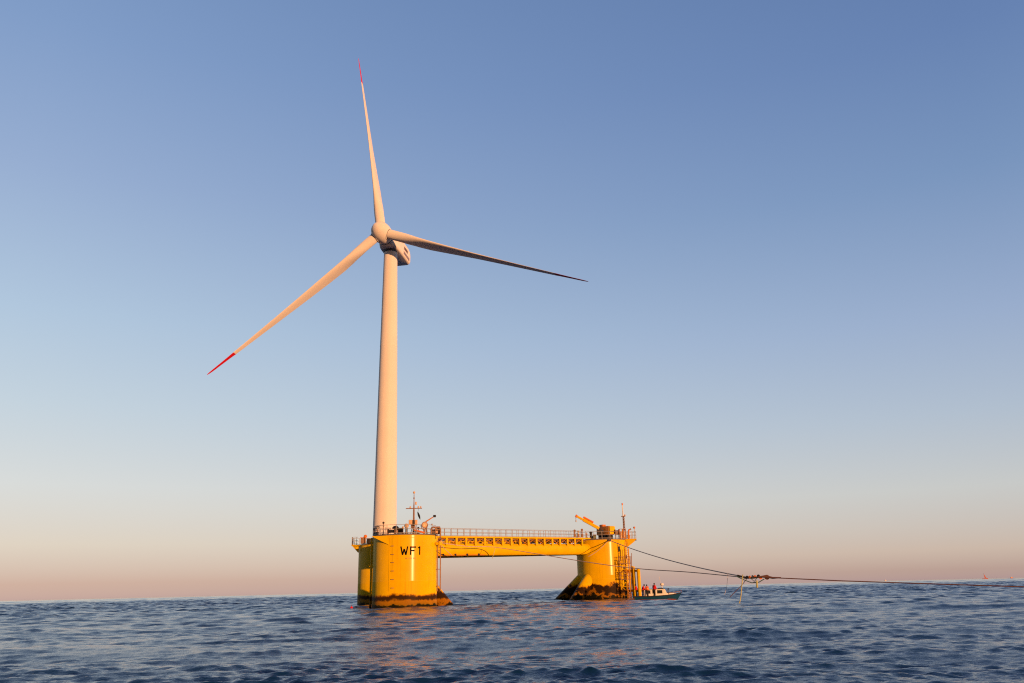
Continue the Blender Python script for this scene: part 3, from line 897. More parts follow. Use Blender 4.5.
# davit
b = on_deck(427.0, 105.2); j0 = at(425.6, 521.8, 105.2); j1 = at(434.6, 516.1, 105.2)
g = thing('davit', b, 'thin brown davit arm slanting up to the right behind the searchlight', 'davit')
MB().tube([b, Vector((b.x - .1, b.y, j0.z - .6)), j0], .08, 8).build('post', M['brown'], g)
MB().tube([j0, j0.lerp(j1, .5), j1], [.085, .07, .055], 8).build('arm', M['amber'], g)
MB().box(j1, (.34, .22, .28), bev=.05).build('sheave', M['dark'], g)
# pipe frame rack at the right rim
f0_, f1_ = on_deck(431.2, 104.4), on_deck(440.4, 104.9)
g = thing('pipe_rack', (f0_ + f1_) / 2, 'heavy brown pipe frame with rounded corner at the right rim of the near deck', 'rack')
zt_ = at(436, 527.2, 104.6).z
fr = MB().tube([f0_, Vector((f0_.x, f0_.y, zt_ - .25)), Vector((f0_.x + .08, f0_.y, zt_ - .07)), Vector((f0_.x + .25, f0_.y, zt_)),
                Vector((f1_.x - .25, f1_.y, zt_)), Vector((f1_.x - .08, f1_.y, zt_ - .07)), Vector((f1_.x, f1_.y, zt_ - .25)), Vector((f1_.x, f1_.y, ZN - .35))], .10, 10)
fr.build('frame', M['brown'], g)
MB().tube([Vector((f0_.x, f0_.y, DZ + .5)), Vector((f1_.x, f1_.y, DZ + .5))], .06, 8).build('crossbar', M['brown'], g)
MB().tube([Vector((f0_.x + .5, f0_.y, DZ)), Vector((f0_.x + .5, f0_.y, zt_))], .05, 8).build('upright', M['brown'], g)
for px, lb, nm_, s in ((434.0, 'squat brown cable drum standing inside the pipe frame', 'cable_drum', 0), (437.6, 'brown cabinet behind the right leg of the pipe frame', 'cabinet', 1)):
    b = on_deck(px, 105.5); t = thing(nm_, b, lb, 'cable drum' if s == 0 else 'cabinet')
    if s == 0:
        MB().lathe(b + Vector((-.3, 0, .36)), [(.36, 0), (.36, .06), (.2, .07), (.2, .5), (.36, .51), (.36, .57)], 20, Vector((1, 0, 0))).build('spool', M['brown'], t)
        MB().box(b + Vector((0, 0, .05)), (.7, .6, .1)).build('cradle', M['dark'], t)
    else:
        MB().box(b + Vector((0, 0, .48)), (.62, .5, .92), bev=.03).build('body', M['brown'], t)
        MB().box(b + Vector((.02, -.26, .5)), (.44, .03, .7)).build('door', M['lamp'], t)
lamp_post('signal_lamp', 432.0, 105.3, 523.6, 'tiny grey lamp rising above the left corner of the pipe frame', 'signal lamp', 'ball', r_=.11, hm='galv', prad=.04)
# bollard with the tow line made fast
b = on_deck(440.6, 105.6, 7.35); cb = Vector((CN.x + RC - .05, b.y, 7.45))
g = thing('bollard', cb, 'bright yellow mooring bollard on the right flank of the near column', 'bollard')
MB().tube([cb, cb + Vector((.55, -.1, 0))], .17, 14).build('arm', M['yellow'], g)
MB().tube([cb + Vector((.55, -.1, -.25)), cb + Vector((.55, -.1, .25))], .24, 16).build('drum', M['yellow'], g)

# rear column deck
lamp_post('signal_lamp', 365.2, 126.2, 534.6, 'orange ball lamp on a post on the rear column deck', 'signal lamp', 'ball', zdeck=ZL + .124, r_=.26, hm='orange', prad=.10)
b = on_deck(362.8, 126.6, ZL + .124); v = thing('equipment_box', b, 'brown box beside the orange ball lamp on the rear column deck', 'equipment box')
MB().box(b + Vector((0, 0, .42)), (.6, .6, .84), bev=.05).build('body', M['brown'], v)
MB().box(b + Vector((0, 0, .88)), (.7, .7, .08)).build('lid', M['orange'], v)
b = on_deck(369.2, 126.5, ZL + .124); v = thing('equipment_box', b, 'low dark box at the right on the rear column deck against the tower', 'equipment box')
MB().box(b + Vector((0, 0, .35)), (.7, .6, .7), bev=.05).build('body', M['dark'], v)
MB().box(b + Vector((0, 0, .73)), (.76, .66, .06)).build('lid', M['brown'], v)

# ------------------------------------------------------------------ equipment on the right column deck
RZ = ZR + .124
bx0, bx1 = at(597.2, 530, 131.9), at(615.0, 530, 131.9)
b = Vector(((bx0.x + bx1.x) / 2 - .0, 133.2, RZ))
crane = thing('deck_crane', b, 'amber deck crane with boxy cabin and raised telescopic boom on the right column', 'crane')
ztop_, zbot_ = at(606, 526.4, 132.8).z, at(606, 534.8, 132.8).z
rot = math.radians(33); X_ = Vector((math.cos(rot), math.sin(rot), 0)) ; X_ = Vector((.6, -.8, 0)); Y_ = Vector((-X_.y, X_.x, 0)); Z_ = Vector((0, 0, 1))
wbox = 2.75
hc = b + Vector((0, 0, (ztop_ + zbot_) / 2 - RZ))
house = MB().box(hc, (wbox, 1.2, ztop_ - zbot_), (X_, Y_, Z_), .04).build('machine_house', M['amber'], crane)
for s, zz, w, h in ((-.85, .28, .28, .22), (.05, -.05, .34, .2), (.55, .2, .2, .1)):
    MB().box(hc + X_ * s - Y_ * .61 + Z_ * zz, (w, .04, h), (X_, Y_, Z_)).build('window', M['glass'], house)
MB().box(hc - Y_ * .005 + X_ * (wbox / 2 + .14), (.3, 1.1, ztop_ - zbot_ - .12), (X_, Y_, Z_), .03).build('side_panel', M['yellow'], house)
MB().box(hc - X_ * .55 + Z_ * ((ztop_ - zbot_) / 2 + .16), (.8, .7, .34), (X_, Y_, Z_), .06).build('roof_unit', M['orange'], house)
for i in range(4):
    MB().box(b + X_ * (-1.05 + i * .7) + Z_ * ((zbot_ - RZ) / 2), (.16, 1.0, zbot_ - RZ), (X_, Y_, Z_)).build('leg', M['dark'], crane)
j1 = at(575.9, 515.8, 132.6); j0 = at(598.6, 528.2, 132.6)
dj = (j1 - j0).normalized(); sj = Vector((0, 1, 0)); uj = dj.cross(sj).normalized()
if uj.z < 0: uj = -uj
boom = MB().box(j0.lerp(j1, .33), ((j1 - j0).length * .70, .42, .46), (dj, sj, uj), .04).box(j0.lerp(j1, .80), ((j1 - j0).length * .40, .30, .32), (dj, sj, uj), .03)
bo = boom.build('boom', M['yellow'], crane)
MB().tube([j0.lerp(j1, .28) + uj * .38, j0.lerp(j1, .72) + uj * .38], .16, 10).build('ram', M['orange'], bo)
MB().box(j0.lerp(j1, .98), (.32, .36, .42), (dj, sj, uj), .06).build('boom_head', M['orange'], bo)
hk = j1 + Vector((-.02, 0, -.2))
MB().tube([hk, hk - Vector((0, 0, .55))], .05, 6).box(hk - Vector((0, 0, .62)), (.18, .12, .26), bev=.03).build('hook', M['galv'], bo)
# drum right of the crane
b = on_deck(617.2, 132.2, RZ); v = thing('cable_drum', b, 'brown cable drum right beside the deck crane housing', 'cable drum')
MB().lathe(b + Vector((-.3, 0, .95)), [(.5, 0), (.5, .08), (.34, .1), (.34, .52), (.5, .54), (.5, .62)], 20, Vector((1, 0, 0))).build('spool', M['brown'], v)
for k in (-.25, .27): MB().box(b + Vector((k, 0, .45)), (.07, .3, .9)).build('frame', M['brown'], v)
# cages
for px, lb in ((621.3, 'left of two amber wire cages in front of the right column mast'), (624.6, 'right of two amber wire cages in front of the right column mast')):
    b = on_deck(px, 132.0, RZ); v = thing('wire_cage', b, lb, 'cage', 'amber cages on the right column deck')
    m = MB()
    for dx in (-.21, .21):
        for dy in (-.2, .2): m.tube([b + Vector((dx, dy, 0)), b + Vector((dx, dy, 1.45))], .035, 6)
    for z in (.1, .55, 1.0, 1.45):
        m.tube([b + Vector((sx * .21, sy * .2, z)) for sx, sy in ((-1, -1), (1, -1), (1, 1), (-1, 1), (-1, -1))], .03, 6)
    m.build('frame', M['amber'], v)
    MB().lathe(b + Vector((0, 0, 0)), [(.13, 0), (.14, .9), (.08, 1.1)], 12).build('cylinder', M['lamp'], v)
# mast with whip
b = on_deck(624.9, 133.4, RZ)
zm = at(624.4, 516.5, 133.4).z; tp = at(622.2, 503.5, 133.4)
v = thing('lattice_mast', b, 'narrow brown lattice mast topped by a pale whip aerial on the right column', 'mast')
m = MB()
for dx, dy in ((-.15, -.12), (.15, -.12), (0, .16)): m.tube([b + Vector((dx, dy, 0)), Vector((b.x + dx * .6 - .05, b.y + dy * .6, zm))], .05, 6)
nst = 9
for i in range(nst):
    za_, zb_ = b.z + (zm - b.z) * i / nst, b.z + (zm - b.z) * (i + 1) / nst
    m.tube([(b.x - .13, b.y - .1, za_), (b.x + .11, b.y - .1, zb_)], .03, 5).tube([(b.x + .13, b.y - .1, za_), (b.x, b.y + .12, zb_)], .03, 5)
m.build('lattice', M['brown'], v)
MB().box((b.x - .05, b.y, zm + .04), (.62, .4, .12), bev=.02).build('head_plate', M['brown'], v)
MB().ball((b.x + .22, b.y, zm + .2), .13).build('lamp', M['lamp'], v)
wt_ = Vector((tp.x, tp.y, tp.z))
MB().tube([Vector((b.x - .08, b.y, zm + .1)), Vector((b.x - .08, b.y, zm + .1)).lerp(wt_, .5), wt_], [.10, .08, .055], 8).build('whip_aerial', M['white_trim'], v)
MB().tube([Vector((b.x - .08, b.y, zm + .1)).lerp(wt_, .86), wt_ + Vector((0, 0, .05))], .11, 8).build('aerial_tip', M['orange'], v)
# orange davit post at the balcony
b = on_deck(628.9, 133.0, RZ); v = thing('davit', b, 'orange davit post with bent top by the right column balcony', 'davit')
tz = at(628.9, 529.4, 133).z
MB().tube([b, Vector((b.x, b.y, tz - .35)), Vector((b.x + .05, b.y, tz - .1)), Vector((b.x + .32, b.y, tz))], .12, 10).build('post', M['orange'], v)
MB().box((b.x, b.y, b.z + .3), (.42, .4, .5), bev=.04).build('winch_box', M['amber'], v)
MB().tube([Vector((b.x + .22, b.y, tz)), Vector((b.x + .42, b.y, tz + .06))], .1, 8).build('sheave', M['dark'], v)
# red lamp at the balcony corner
b = Vector((CR.x + RC + 1.2, CR.y - 1.2, ZR + .12)); px_z = at(634.2, 527.6, b.y).z
v = thing('signal_lamp', b, 'red ball lamp on a pole at the corner of the right column balcony', 'signal lamp')
MB().tube([b, Vector((b.x, b.y, px_z - .1))], .045, 8).build('post', M['galv'], v)
MB().ball((b.x, b.y, px_z), .17).build('lamp_head', M['orange'], v)
# small gear left of the crane
for px, h, mt, lb, nm_, ct in ((574.8, .95, 'brown', 'leftmost brown valve stand at the bridge end of the right deck', 'valve', 'valve'),
                              (578.4, .8, 'galv', 'grey valve stand next to the leftmost one at the bridge end', 'valve', 'valve'),
                              (582.2, 1.05, 'brown', 'tallest brown valve stand of the row left of the crane', 'valve', 'valve'),
                              (586.6, .8, 'amber', 'amber valve stand nearest the dark capstan', 'valve', 'valve')):
    Yq = 131.5 if px < 584 else 132.3
    zq = RZ if px >= 584 else 9.3
    b = on_deck(px, 128.6 if px < 584 else 132.6, 9.16 if px < 584 else RZ); v = thing(nm_, b, lb, ct)
    MB().tube([b, b + Vector((0, 0, h))], .09, 8).build('stem', M[mt], v)
    MB().lathe(b + Vector((0, -.12, h)), [(.14, -.03), (.18, 0), (.14, .03), (.09, 0), (.14, -.03)], 16, Vector((0, 1, .4))).build('handwheel', M[mt], v)
    MB().box(b + Vector((0, 0, .22)), (.34, .34, .42), bev=.04).build('body', M['brown'], v)
b = on_deck(591.2, 132.4, RZ); v = thing('capstan', b, 'dark upright capstan standing left of the crane', 'capstan')
MB().lathe(b, [(.36, 0), (.36, .15), (.2, .3), (.17, .8), (.26, 1.05), (.26, 1.15), (.1, 1.2)], 18).build('barrel', M['dark'], v)
MB().box(b + Vector((.35, 0, .25)), (.4, .4, .5), bev=.04).build('motor', M['brown'], v)
b = on_deck(594.6, 132.2, RZ); v = thing('equipment_box', b, 'small olive green box between the capstan and the crane', 'equipment box')
MB().box(b + Vector((0, 0, .33)), (.5, .5, .62), bev=.05).build('body', M['green'], v)
MB().box(b + Vector((0, 0, .67)), (.56, .56, .06)).build('lid', M['brown'], v)

# ------------------------------------------------------------------ tow gear
K = at(755, 577.2, 85)
fair = on_col(CR, math.radians(12), ZR - .15, RC + .12)
pad = thing('towing_bracket', fair, 'dark towing bracket under the right deck edge where the upper tow line starts', 'bracket')
MB().box(fair, (.5, .34, .3), bev=.04).build('plate', M['dark'], pad)
MB().tube([fair + Vector((-.12, -.2, 0)), fair + Vector((.12, -.2, 0))], .09, 10).build('pin', M['brown'], pad)
KB = K + Vector((-.45, .25, .05))
tl = MB().tube(rope_pts(fair + Vector((0, -.2, 0)), KB + Vector((-.9, .5, .12)), .45, 40), .055, 8)
tag(tl.build('tow_line', M['rope']), 'upper tow line sagging from the right column top to the rope knot', 'tow line', 'tow lines of the platform')
sN = cb + Vector((.55, -.36, .1))
mid1 = at(495, 547.2, 112.5); mid2 = at(596, 563.4, 103.0)
pts = []
ctrl = [sN, at(468, 546.4, 109.4), mid1, at(545, 555.2, 108.5), mid2, at(640, 568.8, 98.5), at(690, 572.2, 92), KB + Vector((-.7, .1, -.02))]
for i in range(len(ctrl) - 1):
    for k in range(6):
        p0_ = ctrl[max(i - 1, 0)]; p1_ = ctrl[i]; p2_ = ctrl[i + 1]; p3_ = ctrl[min(i + 2, len(ctrl) - 1)]; t = k / 6
        pts.append(.5 * ((2 * p1_) + (p2_ - p0_) * t + (2 * p0_ - 5 * p1_ + 4 * p2_ - p3_) * t * t + (3 * p1_ - p0_ - 3 * p2_ + p3_) * t ** 3))
pts.append(ctrl[-1])
tag(MB().tube(pts, .045, 8).build('tow_line', M['rope']), 'lower tow line passing in front of the bridge and the right column', 'tow line', 'tow lines of the platform')
e1 = at(1024, 586.8, 76); e2 = e1 + (e1 - K) * 1.2; e2.z = .3; e2.y = 70
m = MB().tube([K + Vector((.4, -.05, 0)), K.lerp(e1, .35) - Vector((0, 0, .05)), K.lerp(e1, .7) - Vector((0, 0, .03)), e1, e2], .048, 8)
tag(m.build('tow_line', M['rope_red']), 'single tow line leading right from the rope knot to the frame edge', 'tow line', 'tow lines of the platform')
kn = thing('shackle_assembly', K, 'tangle of shackles and orange fittings joining the three tow lines', 'shackle')
m = MB().tube([K + Vector((-1.6, .5, .22)), K + Vector((-.9, .3, -.02)), K + Vector((-.2, .1, -.04)), K + Vector((.5, 0, 0))], [.08, .12, .11, .08], 10)
m.build('link_chain', M['dark'], kn)
for i in range(6):
    p = K + Vector((-.75 + i * .27 + random.uniform(-.05, .05), .1, random.uniform(-.1, .12)))
    MB().lathe(p, [(.09, -.05), (.15, 0), (.09, .05), (.05, 0), (.09, -.05)], 14, Vector((random.uniform(-1, 1), 1, random.uniform(-1, 1)))).build('shackle', M['orange'] if i % 2 else M['dark'], kn)
MB().lathe(K + Vector((1.15, -.08, -.03)), [(.14, -.05), (.24, 0), (.14, .05), (.08, 0), (.14, -.05)], 16, Vector((.2, 1, .1))).build('ring', M['rope_red'], kn)
MB().tube([K + Vector((.3, 0, 0)), K + Vector((1.0, -.06, .06)), K + Vector((1.7, -.1, -.1)), K + Vector((2.5, -.15, -.1))], [.07, .13, .10, .06], 10).build('splice', M['rope_red'], kn)
m = MB().tube([K + Vector((-1.7, .4, .12)), K + Vector((-1.0, .2, -.25)), K + Vector((-.35, .1, -.52)), K + Vector((.35, .05, -.48)), K + Vector((.9, 0, -.18))], .045, 8)
m.tube([K + Vector((-.6, .1, .1)), K + Vector((-.1, .05, -.4)), K + Vector((.3, .0, .05))], .035, 8)
m.build('hanging_loop', M['rope_green'], kn)


def hang(name, pix, Y, rad, mat, label, cat='rope', group=None):
    o = MB().tube([at(px, py, Y) for px, py in pix], rad, 8).build(name, M[mat]); return tag(o, label, cat, group)


hang('messenger_rope', [(742.8, 574.5), (742.4, 580), (741.6, 588), (741.0, 595), (740.2, 600), (739.0, 604.5)], 84.6, .05, 'rope_pale', 'long pale yellow rope hanging from the tow line into the sea')
hang('messenger_rope', [(756.6, 580.4), (756.9, 584), (757.2, 587.6)], 84.8, .10, 'rope_pale', 'short thick yellow rope end hanging below the rope knot')
hang('messenger_rope', [(748.2, 577), (742, 585), (736, 591), (730, 597)], 86, .03, 'rope_red', 'thin reddish rope slanting down left beside the long yellow rope')
hang('messenger_rope', [(727.8, 573.2), (727.4, 580), (726.6, 588), (724.5, 594.5)], 88, .017, 'rope_white', 'thin whitish rope left of the long yellow rope')
# slack ropes on the platform
o = MB().tube(rope_pts(fair + Vector((-.15, -.15, 0)), at(588.5, 556.4, 130.1), .25, 16), .045, 6).build('mooring_rope', M['rope'])
tag(o, 'brown rope running from the right deck edge down left to the bridge end', 'rope')
o = MB().tube(rope_pts(cb + Vector((.6, -.1, -.1)), at(452, 555.6, 110.0), .05, 12), .045, 6).build('mooring_rope', M['rope'])
tag(o, 'short brown rope slanting from the near column bollard across the beam', 'rope')
o = MB().tube([at(495.4, 547, 112.4), at(494.2, 552, 112.3), at(492.2, 558.6, 112.4)], .035, 6).build('mooring_rope', M['rope_pale'])
tag(o, 'thin pale rope hanging down across the middle of the bridge beam', 'rope')

# ------------------------------------------------------------------ the work boat at the landing
BX0, BY = at(634.5, 600, 117.2).x, 117.0
bow = at(681.3, 592.3, 117.0)
LEN = bow.x - BX0
boat = thing('workboat', (BX0 + LEN / 2, BY, 0), 'small teal workboat with cream cabin lying at the boat landing', 'boat')
ZB = -.12
hd = Vector((math.cos(math.radians(-3)), math.sin(math.radians(-3)), 0)); hs = Vector((-hd.y, hd.x, 0))
B0 = Vector((BX0, BY + .2, 0))
def bp(u, w, z): return B0 + hd * (u * LEN) + hs * w + Vector((0, 0, z + ZB))
rings = []
SH = [(0, .98, .62), (.25, 1.06, .62), (.5, 1.08, .66), (.72, .95, .74), (.86, .62, .84), (.95, .28, .93), (1.0, .05, 1.0)]
for u, w, zs in SH:
    rk = max(0, (u - .7) / .3)
    rings.append([bp(u, -w, zs), bp(u - .04 * rk, -w * .90, zs * .6), bp(u - .10 * rk, -w * .74, .18), bp(u - .14 * rk, -w * .45, -.25), bp(u - .17 * rk, 0, -.42),
                  bp(u - .14 * rk, w * .45, -.25), bp(u - .10 * rk, w * .74, .18), bp(u - .04 * rk, w * .90, zs * .6), bp(u, w, zs)])
hm_ = MB(); loft(hm_, rings); hm_.build('hull', M['teal'], boat, 45)
bt = []
for u, w, zs in SH:
    rk = max(0, (u - .7) / .3); e = 1.012
    bt.append([bp(u - .085 * rk, -w * .79 * e - .015, .30 + .10 * rk), bp(u - .10 * rk, -w * .74 * e - .015, .18), bp(u - .14 * rk, -w * .45 * e, -.27), bp(u - .165 * rk, 0, -.45), bp(u - .14 * rk, w * .45 * e, -.27), bp(u - .10 * rk, w * .74 * e + .015, .18), bp(u - .085 * rk, w * .79 * e + .015, .30 + .10 * rk)])
am = MB(); loft(am, bt); am.build('antifouled_bottom', M['antifoul'], boat, 45)
rub = MB()
for sg in (-1, 1): rub.tube([bp(u, sg * (w + .02), zs + .02) for u, w, zs in SH], .055, 8)
rub.build('rubbing_strake', M['dark'], boat)
dk = MB(); vs = []; fs = []
for u, w, zs in SH: vs += [bp(u, -w + .04, zs + .03), bp(u, w - .04, zs + .03), bp(u, -w + .04, zs - .03), bp(u, w - .04, zs - .03)]
for i in range(len(SH) - 1):
    o_ = i * 4; fs += [(o_, o_ + 1, o_ + 5, o_ + 4), (o_ + 2, o_ + 6, o_ + 7, o_ + 3)]
dk.add(vs, fs); dk.build('deck', M['white_trim'], boat)
# trunk on the foredeck
tr = []
for u, w, z in ((.66, .62, 1.02), (.76, .58, 1.0), (.86, .40, .98), (.90, .2, .96)):
    zb_ = .72
    tr.append([bp(u, -w, zb_), bp(u, -w * .9, z), bp(u, w * .9, z), bp(u, w, zb_)])
tm = MB(); loft(tm, tr); tm.build('foredeck_trunk', M['white_trim'], boat)
# wheelhouse: walls with real openings
ub0, ub1 = .21, .625
def wall_panel(m, pts): m.add(pts, [(0, 1, 2, 3)])
cab = MB()
for sg in (-1, 1):
    for u0_, u1_ in ((.21, .25), (.335, .375), (.44, .475), (.585, .625)):
        cab.box(bp((u0_ + u1_) / 2, sg * .74, 1.06), ((u1_ - u0_) * LEN, .06, .90), (hd, hs, Z_))
    cab.box(bp(.4175, sg * .742, .80), (.415 * LEN, .062, .36), (hd, hs, Z_)); cab.box(bp(.4175, sg * .742, 1.47), (.415 * LEN, .062, .12), (hd, hs, Z_))
cab.box(bp(.213, 0, 1.05), (.06, 1.42, .94), (hd, hs, Z_))
cabin = cab.build('cabin', M['white_trim'], boat)
fwp = MB().add([bp(.628, -.76, .64), bp(.628, .76, .64), bp(.70, .72, .70), bp(.70, -.72, .70), bp(.618, -.74, 1.5), bp(.618, .74, 1.5), bp(.645, .72, 1.5), bp(.645, -.72, 1.5)],
               [(3, 2, 1, 0), (4, 5, 6, 7), (0, 1, 5, 4), (1, 2, 6, 5), (2, 3, 7, 6), (3, 0, 4, 7)])
fwp.build('windscreen_frame', M['white_trim'], cabin)
for u0_, u1_ in ((.25, .335), (.375, .44), (.475, .585)):
    for sg in (-1, 1):
        MB().box(bp((u0_ + u1_) / 2, sg * .735, 1.195), ((u1_ - u0_) * LEN, .02, .44), (hd, hs, Z_)).build('window', M['glass'], cabin)
MB().box(bp(.41, 0, 1.565), (.45 * LEN, 1.64, .07), (hd, hs, Z_), .02).build('roof', M['dark'], cabin)
MB().box(bp(.56, 0, 1.64), (.10 * LEN, 1.0, .08), (hd, hs, Z_), .02).build('roof_hatch', M['dark'], cabin)
mp0 = bp(.60, 0, 1.6)
MB().tube([mp0, mp0 + Vector((0, 0, .5))], .05, 8).build('mast', M['white_trim'], boat)
MB().lathe(mp0 + Vector((0, 0, .38)), [(.10, 0), (.24, .06), (.26, .22), (.18, .34), (1e-4, .38)], 16).build('radar_dome', M['white_trim'], boat)
MB().tube([mp0 + Vector((-.1, 0, .2)), mp0 + Vector((-.3, 0, 1.6))], .02, 6).build('aerial', M['white_trim'], boat)
MB().tube([bp(.72, -.55, .8), bp(.715, -.55, 1.35), bp(.735, -.3, 1.62), bp(.735, .3, 1.62), bp(.715, .55, 1.35), bp(.72, .55, .8)], .03, 6).build('pulpit_hoop', M['dark'], boat)
rl = MB()
for sg in (-1, 1): rl.tube([bp(u, sg * (w - .06), zs + .28) for u, w, zs in SH[3:]], .022, 6)
for u, w, zs in SH[3:]:
    for sg in (-1, 1): rl.tube([bp(u, sg * (w - .06), zs), bp(u, sg * (w - .06), zs + .28)], .02, 6)
rl.build('bow_rail', M['brown'], boat)


# ------------------------------------------------------------------ people on the boat
def skin_mesh(name, verts, edges, radii, mat, parent, sub=2):
    me = bpy.data.meshes.new(name); me.from_pydata([tuple(v) for v in verts], edges, [])
    o = bpy.data.objects.new(name, me); C.objects.link(o); o.parent = parent
    md = o.modifiers.new('skin', 'SKIN'); md.use_smooth_shade = True
    for i, s in enumerate(me.skin_vertices[0].data):
        r_ = radii[i]; s.radius = r_ if isinstance(r_, tuple) else (r_, r_); s.use_root = (i == 0)
    sb = o.modifiers.new('subsurf', 'SUBSURF'); sb.levels = sub; sb.render_levels = sub
    me.materials.append(mat); return o


def person(px, Y, zfoot, yaw, label, jacket, lean=0.0, reach=0.3, vest=False, h=1.74, hood=None, bend=0.0):
    b = on_deck(px, Y, zfoot)
    t = thing('person', b, label, 'person'); t.rotation_euler = (0, 0, yaw)
    k = h / 1.74
    def V(x, y, z):           # local: +y is the way the person faces; lean tips the upper body forward
        if z > .95:
            dz = z - .95; y = y + dz * math.sin(lean); z = .95 + dz * math.cos(lean)
        return Vector((x * k, y * k, (z - bend * (1 if z > .5 else 0)) * k))
    ar = reach
    verts = [V(0, 0, .95), V(0, .01, 1.15), V(0, .01, 1.36), V(0, .02, 1.48), V(0, .03, 1.56), V(0, .045, 1.66),
             V(.10, 0, .88), V(.11, .04, .50), V(.115, 0, .10), V(.12, .13, .04),
             V(-.10, 0, .88), V(-.11, -.02 + .04, .50), V(-.13, -.06, .10), V(-.14, .07, .04),
             V(.19, 0, 1.42), V(.26, .05, 1.16), V(.22, .05 + ar * .6, 1.02 + ar * .3), V(.20, .12 + ar * .7, 1.0 + ar * .35),
             V(-.19, 0, 1.42), V(-.27, .03, 1.16), V(-.24, .05 + ar * .5, .98 + ar * .2), V(-.23, .12 + ar * .6, .96 + ar * .25)]
    edges = [(0, 1), (1, 2), (2, 3), (3, 4), (4, 5), (0, 6), (6, 7), (7, 8), (8, 9), (0, 10), (10, 11), (11, 12), (12, 13),
             (2, 14), (14, 15), (15, 16), (16, 17), (2, 18), (18, 19), (19, 20), (20, 21)]
    rad = [(.145, .10), (.135, .095), (.15, .10), .06, .055, (.085, .095), .085, .06, .045, .04, .085, .06, .045, .04, .06, .048, .036, .035, .06, .048, .036, .035]
    rad = [tuple(c * k for c in r_) if isinstance(r_, tuple) else r_ * k for r_ in rad]
    body = skin_mesh('body', verts, edges, rad, M['skin'], t)
    # trousers
    idx = [0, 6, 7, 8, 10, 11, 12]; mp = {v: i for i, v in enumerate(idx)}
    tv_ = [verts[i] for i in idx]; te = [(mp[a], mp[c]) for a, c in edges if a in mp and c in mp]
    skin_mesh('trousers', tv_, te, [(.165 * k, .12 * k), .105 * k, .082 * k, .068 * k, .105 * k, .082 * k, .068 * k], M['trousers'], t)
    idx = [0, 1, 2, 3, 14, 15, 16, 18, 19, 20]; mp = {v: i for i, v in enumerate(idx)}
    tv_ = [verts[i] for i in idx]; tv_[0] = tv_[0] + Vector((0, 0, -.03)); te = [(mp[a], mp[c]) for a, c in edges if a in mp and c in mp]
    skin_mesh('jacket', tv_, te, [(.25 * k, .20 * k), (.25 * k, .21 * k), (.25 * k, .20 * k), .10 * k, .13 * k, .115 * k, .085 * k, .13 * k, .115 * k, .085 * k], M[jacket], t)
    if vest:
        skin_mesh('life_vest', [V(0, 0, 1.02), V(0, .015, 1.2), V(0, .02, 1.36)], [(0, 1), (1, 2)], [(.24 * k, .23 * k), (.25 * k, .24 * k), (.22 * k, .22 * k)], M['vest'], t)
    hc_ = V(0, .02, 1.685)
    m = MB().ball(Vector(t.location) + hc_, .112 * k, 16)
    for i, p in enumerate(m.v):
        q_ = p - Vector(t.location) - hc_
        if q_.y > .03 and q_.z < .045: q_ = q_ * .80      # leave the face clear
        m.v[i] = Vector(t.location) + hc_ + Vector((q_.x * .92, q_.y * 1.1, q_.z * 1.12))
    m.build('hair' if not hood else 'hood', M[hood or 'hair'], t)
    # face: nose, eyes
    fm = MB().box(Vector(t.location) + V(0, .155, 1.655), (.03 * k, .045 * k, .05 * k), bev=.01)
    fm.build('nose', M['skin'], t)
    em = MB()
    for sx in (-1, 1): em.ball(Vector(t.location) + V(sx * .034, .132, 1.675), .013 * k, 8)
    em.build('eyes', M['hair'], t)
    return t


bY = 117.0
person(654.6, bY - .9 + .15, .46, math.radians(-60), 'standing person in red jacket by the cabin, tallest and rightmost aboard', 'jacket_red', lean=.08, reach=.35, h=1.70)
person(643.0, bY - .55, .45, math.radians(-100), 'person in bulky red jacket leaning forward beside the thickest fender post', 'jacket_red', lean=.35, reach=.45, h=1.62, hood='trousers')
person(647.8, bY - .8, .46, math.radians(30), 'person in orange jacket with yellow life vest on the boat', 'jacket_orange', lean=.12, reach=.30, vest=True, h=1.55)
person(637.0, bY + .25, .45, math.radians(80), 'person in dark red jacket half hidden between the yellow fender posts', 'jacket_red', lean=.15, reach=.25, vest=True, h=1.62, hood='hair')


# ------------------------------------------------------------------ far vessels and a buoy
def sea_pt(px, Y):
    p = at(px, 590, Y); return Vector((p.x, p.y, 0))


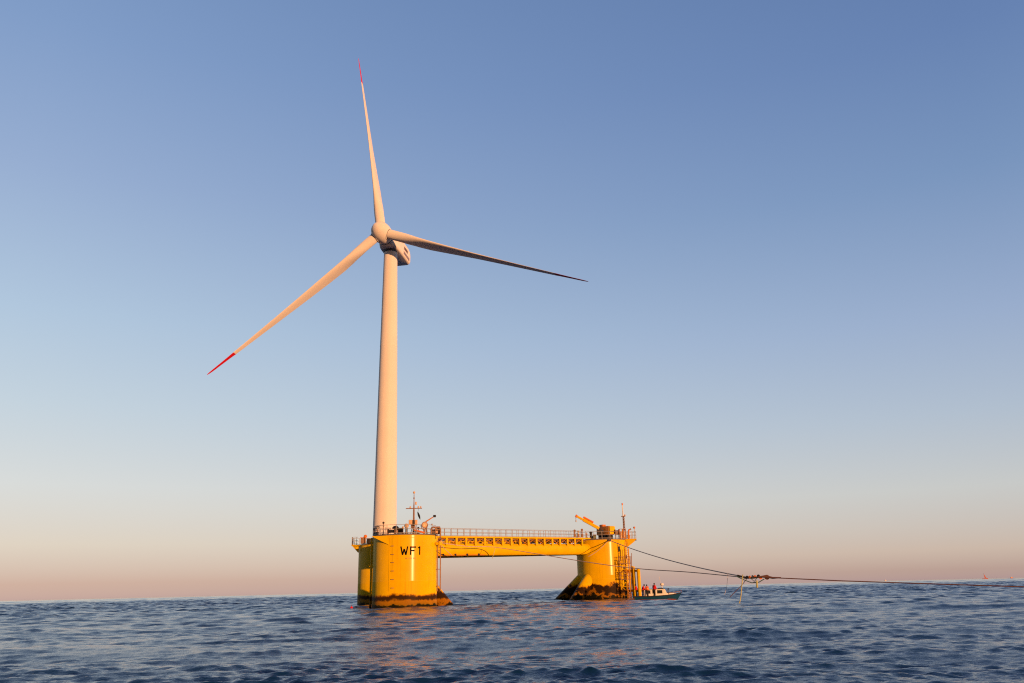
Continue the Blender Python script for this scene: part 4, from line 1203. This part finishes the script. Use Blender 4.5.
b = sea_pt(987.2, 1500)
v = thing('sailing_boat', b, 'tiny far sailing boat with one rust red sail on the horizon at right', 'sailing boat')
hm_ = MB(); rr_ = []
for u, w in ((-4.5, .9), (-2, 1.3), (1, 1.3), (3.5, .7), (5, .05)):
    rr_.append([b + Vector((u, -w, 1.3 + .05 * u)), b + Vector((u, -w * .5, -.3)), b + Vector((u, w * .5, -.3)), b + Vector((u, w, 1.3 + .05 * u))])
loft(hm_, rr_); hm_.build('hull', M['sail'], v)
MB().tube([b + Vector((-.5, 0, 1)), b + Vector((-1.3, 0, 10.0))], .10, 6).build('mast', M['brown'], v)
sv = [b + Vector(p) for p in ((-.5, -.06, 1.9), (2.9, .5, 1.7), (1.2, .35, 4.6), (-1.1, -.06, 9.0))]
MB().add(sv + [p + Vector((0, .06, 0)) for p in sv], [(0, 1, 2, 3), (7, 6, 5, 4), (0, 4, 5, 1), (1, 5, 6, 2), (2, 6, 7, 3), (3, 7, 4, 0)]).build('sail', M['sail'], v)
for px, Y, lb in ((886.8, 2200, 'speck of a pale far boat on the horizon above the tow line'), (1014.0, 2200, 'speck of a low orange far boat on the horizon at the right edge')):
    b = sea_pt(px, Y)
    v = thing('far_boat', b, lb, 'boat'); low = px > 1000
    Lh = 3.4 if low else 2.2
    hm_ = MB(); rr_ = []
    for u, w in ((-Lh, 1.0), (-Lh * .4, 1.5), (Lh * .4, 1.4), (Lh, .1)):
        rr_.append([b + Vector((u, -w, 1.8)), b + Vector((u, -w * .5, -.3)), b + Vector((u, w * .5, -.3)), b + Vector((u, w, 1.8))])
    loft(hm_, rr_); hm_.build('hull', M['orange' if low else 'white_trim'], v)
    MB().box(b + Vector((-.4, 0, 2.6)), (Lh * .7, 2, 1.6), bev=.2).build('wheelhouse', M['white_trim'], v)
b = at(351.6, 604.2, 108); b.z = .0
v = thing('buoy', b, 'tiny red marker buoy floating left of the near column', 'buoy')
MB().lathe(b, [(.05, -.2), (.16, -.1), (.19, .06), (.13, .16), (.05, .22), (.03, .3)], 16).build('float', M['red'], v)
MB().tube([b + Vector((0, 0, .25)), b + Vector((0, 0, .42))], .02, 6).build('staff', M['dark'], v)
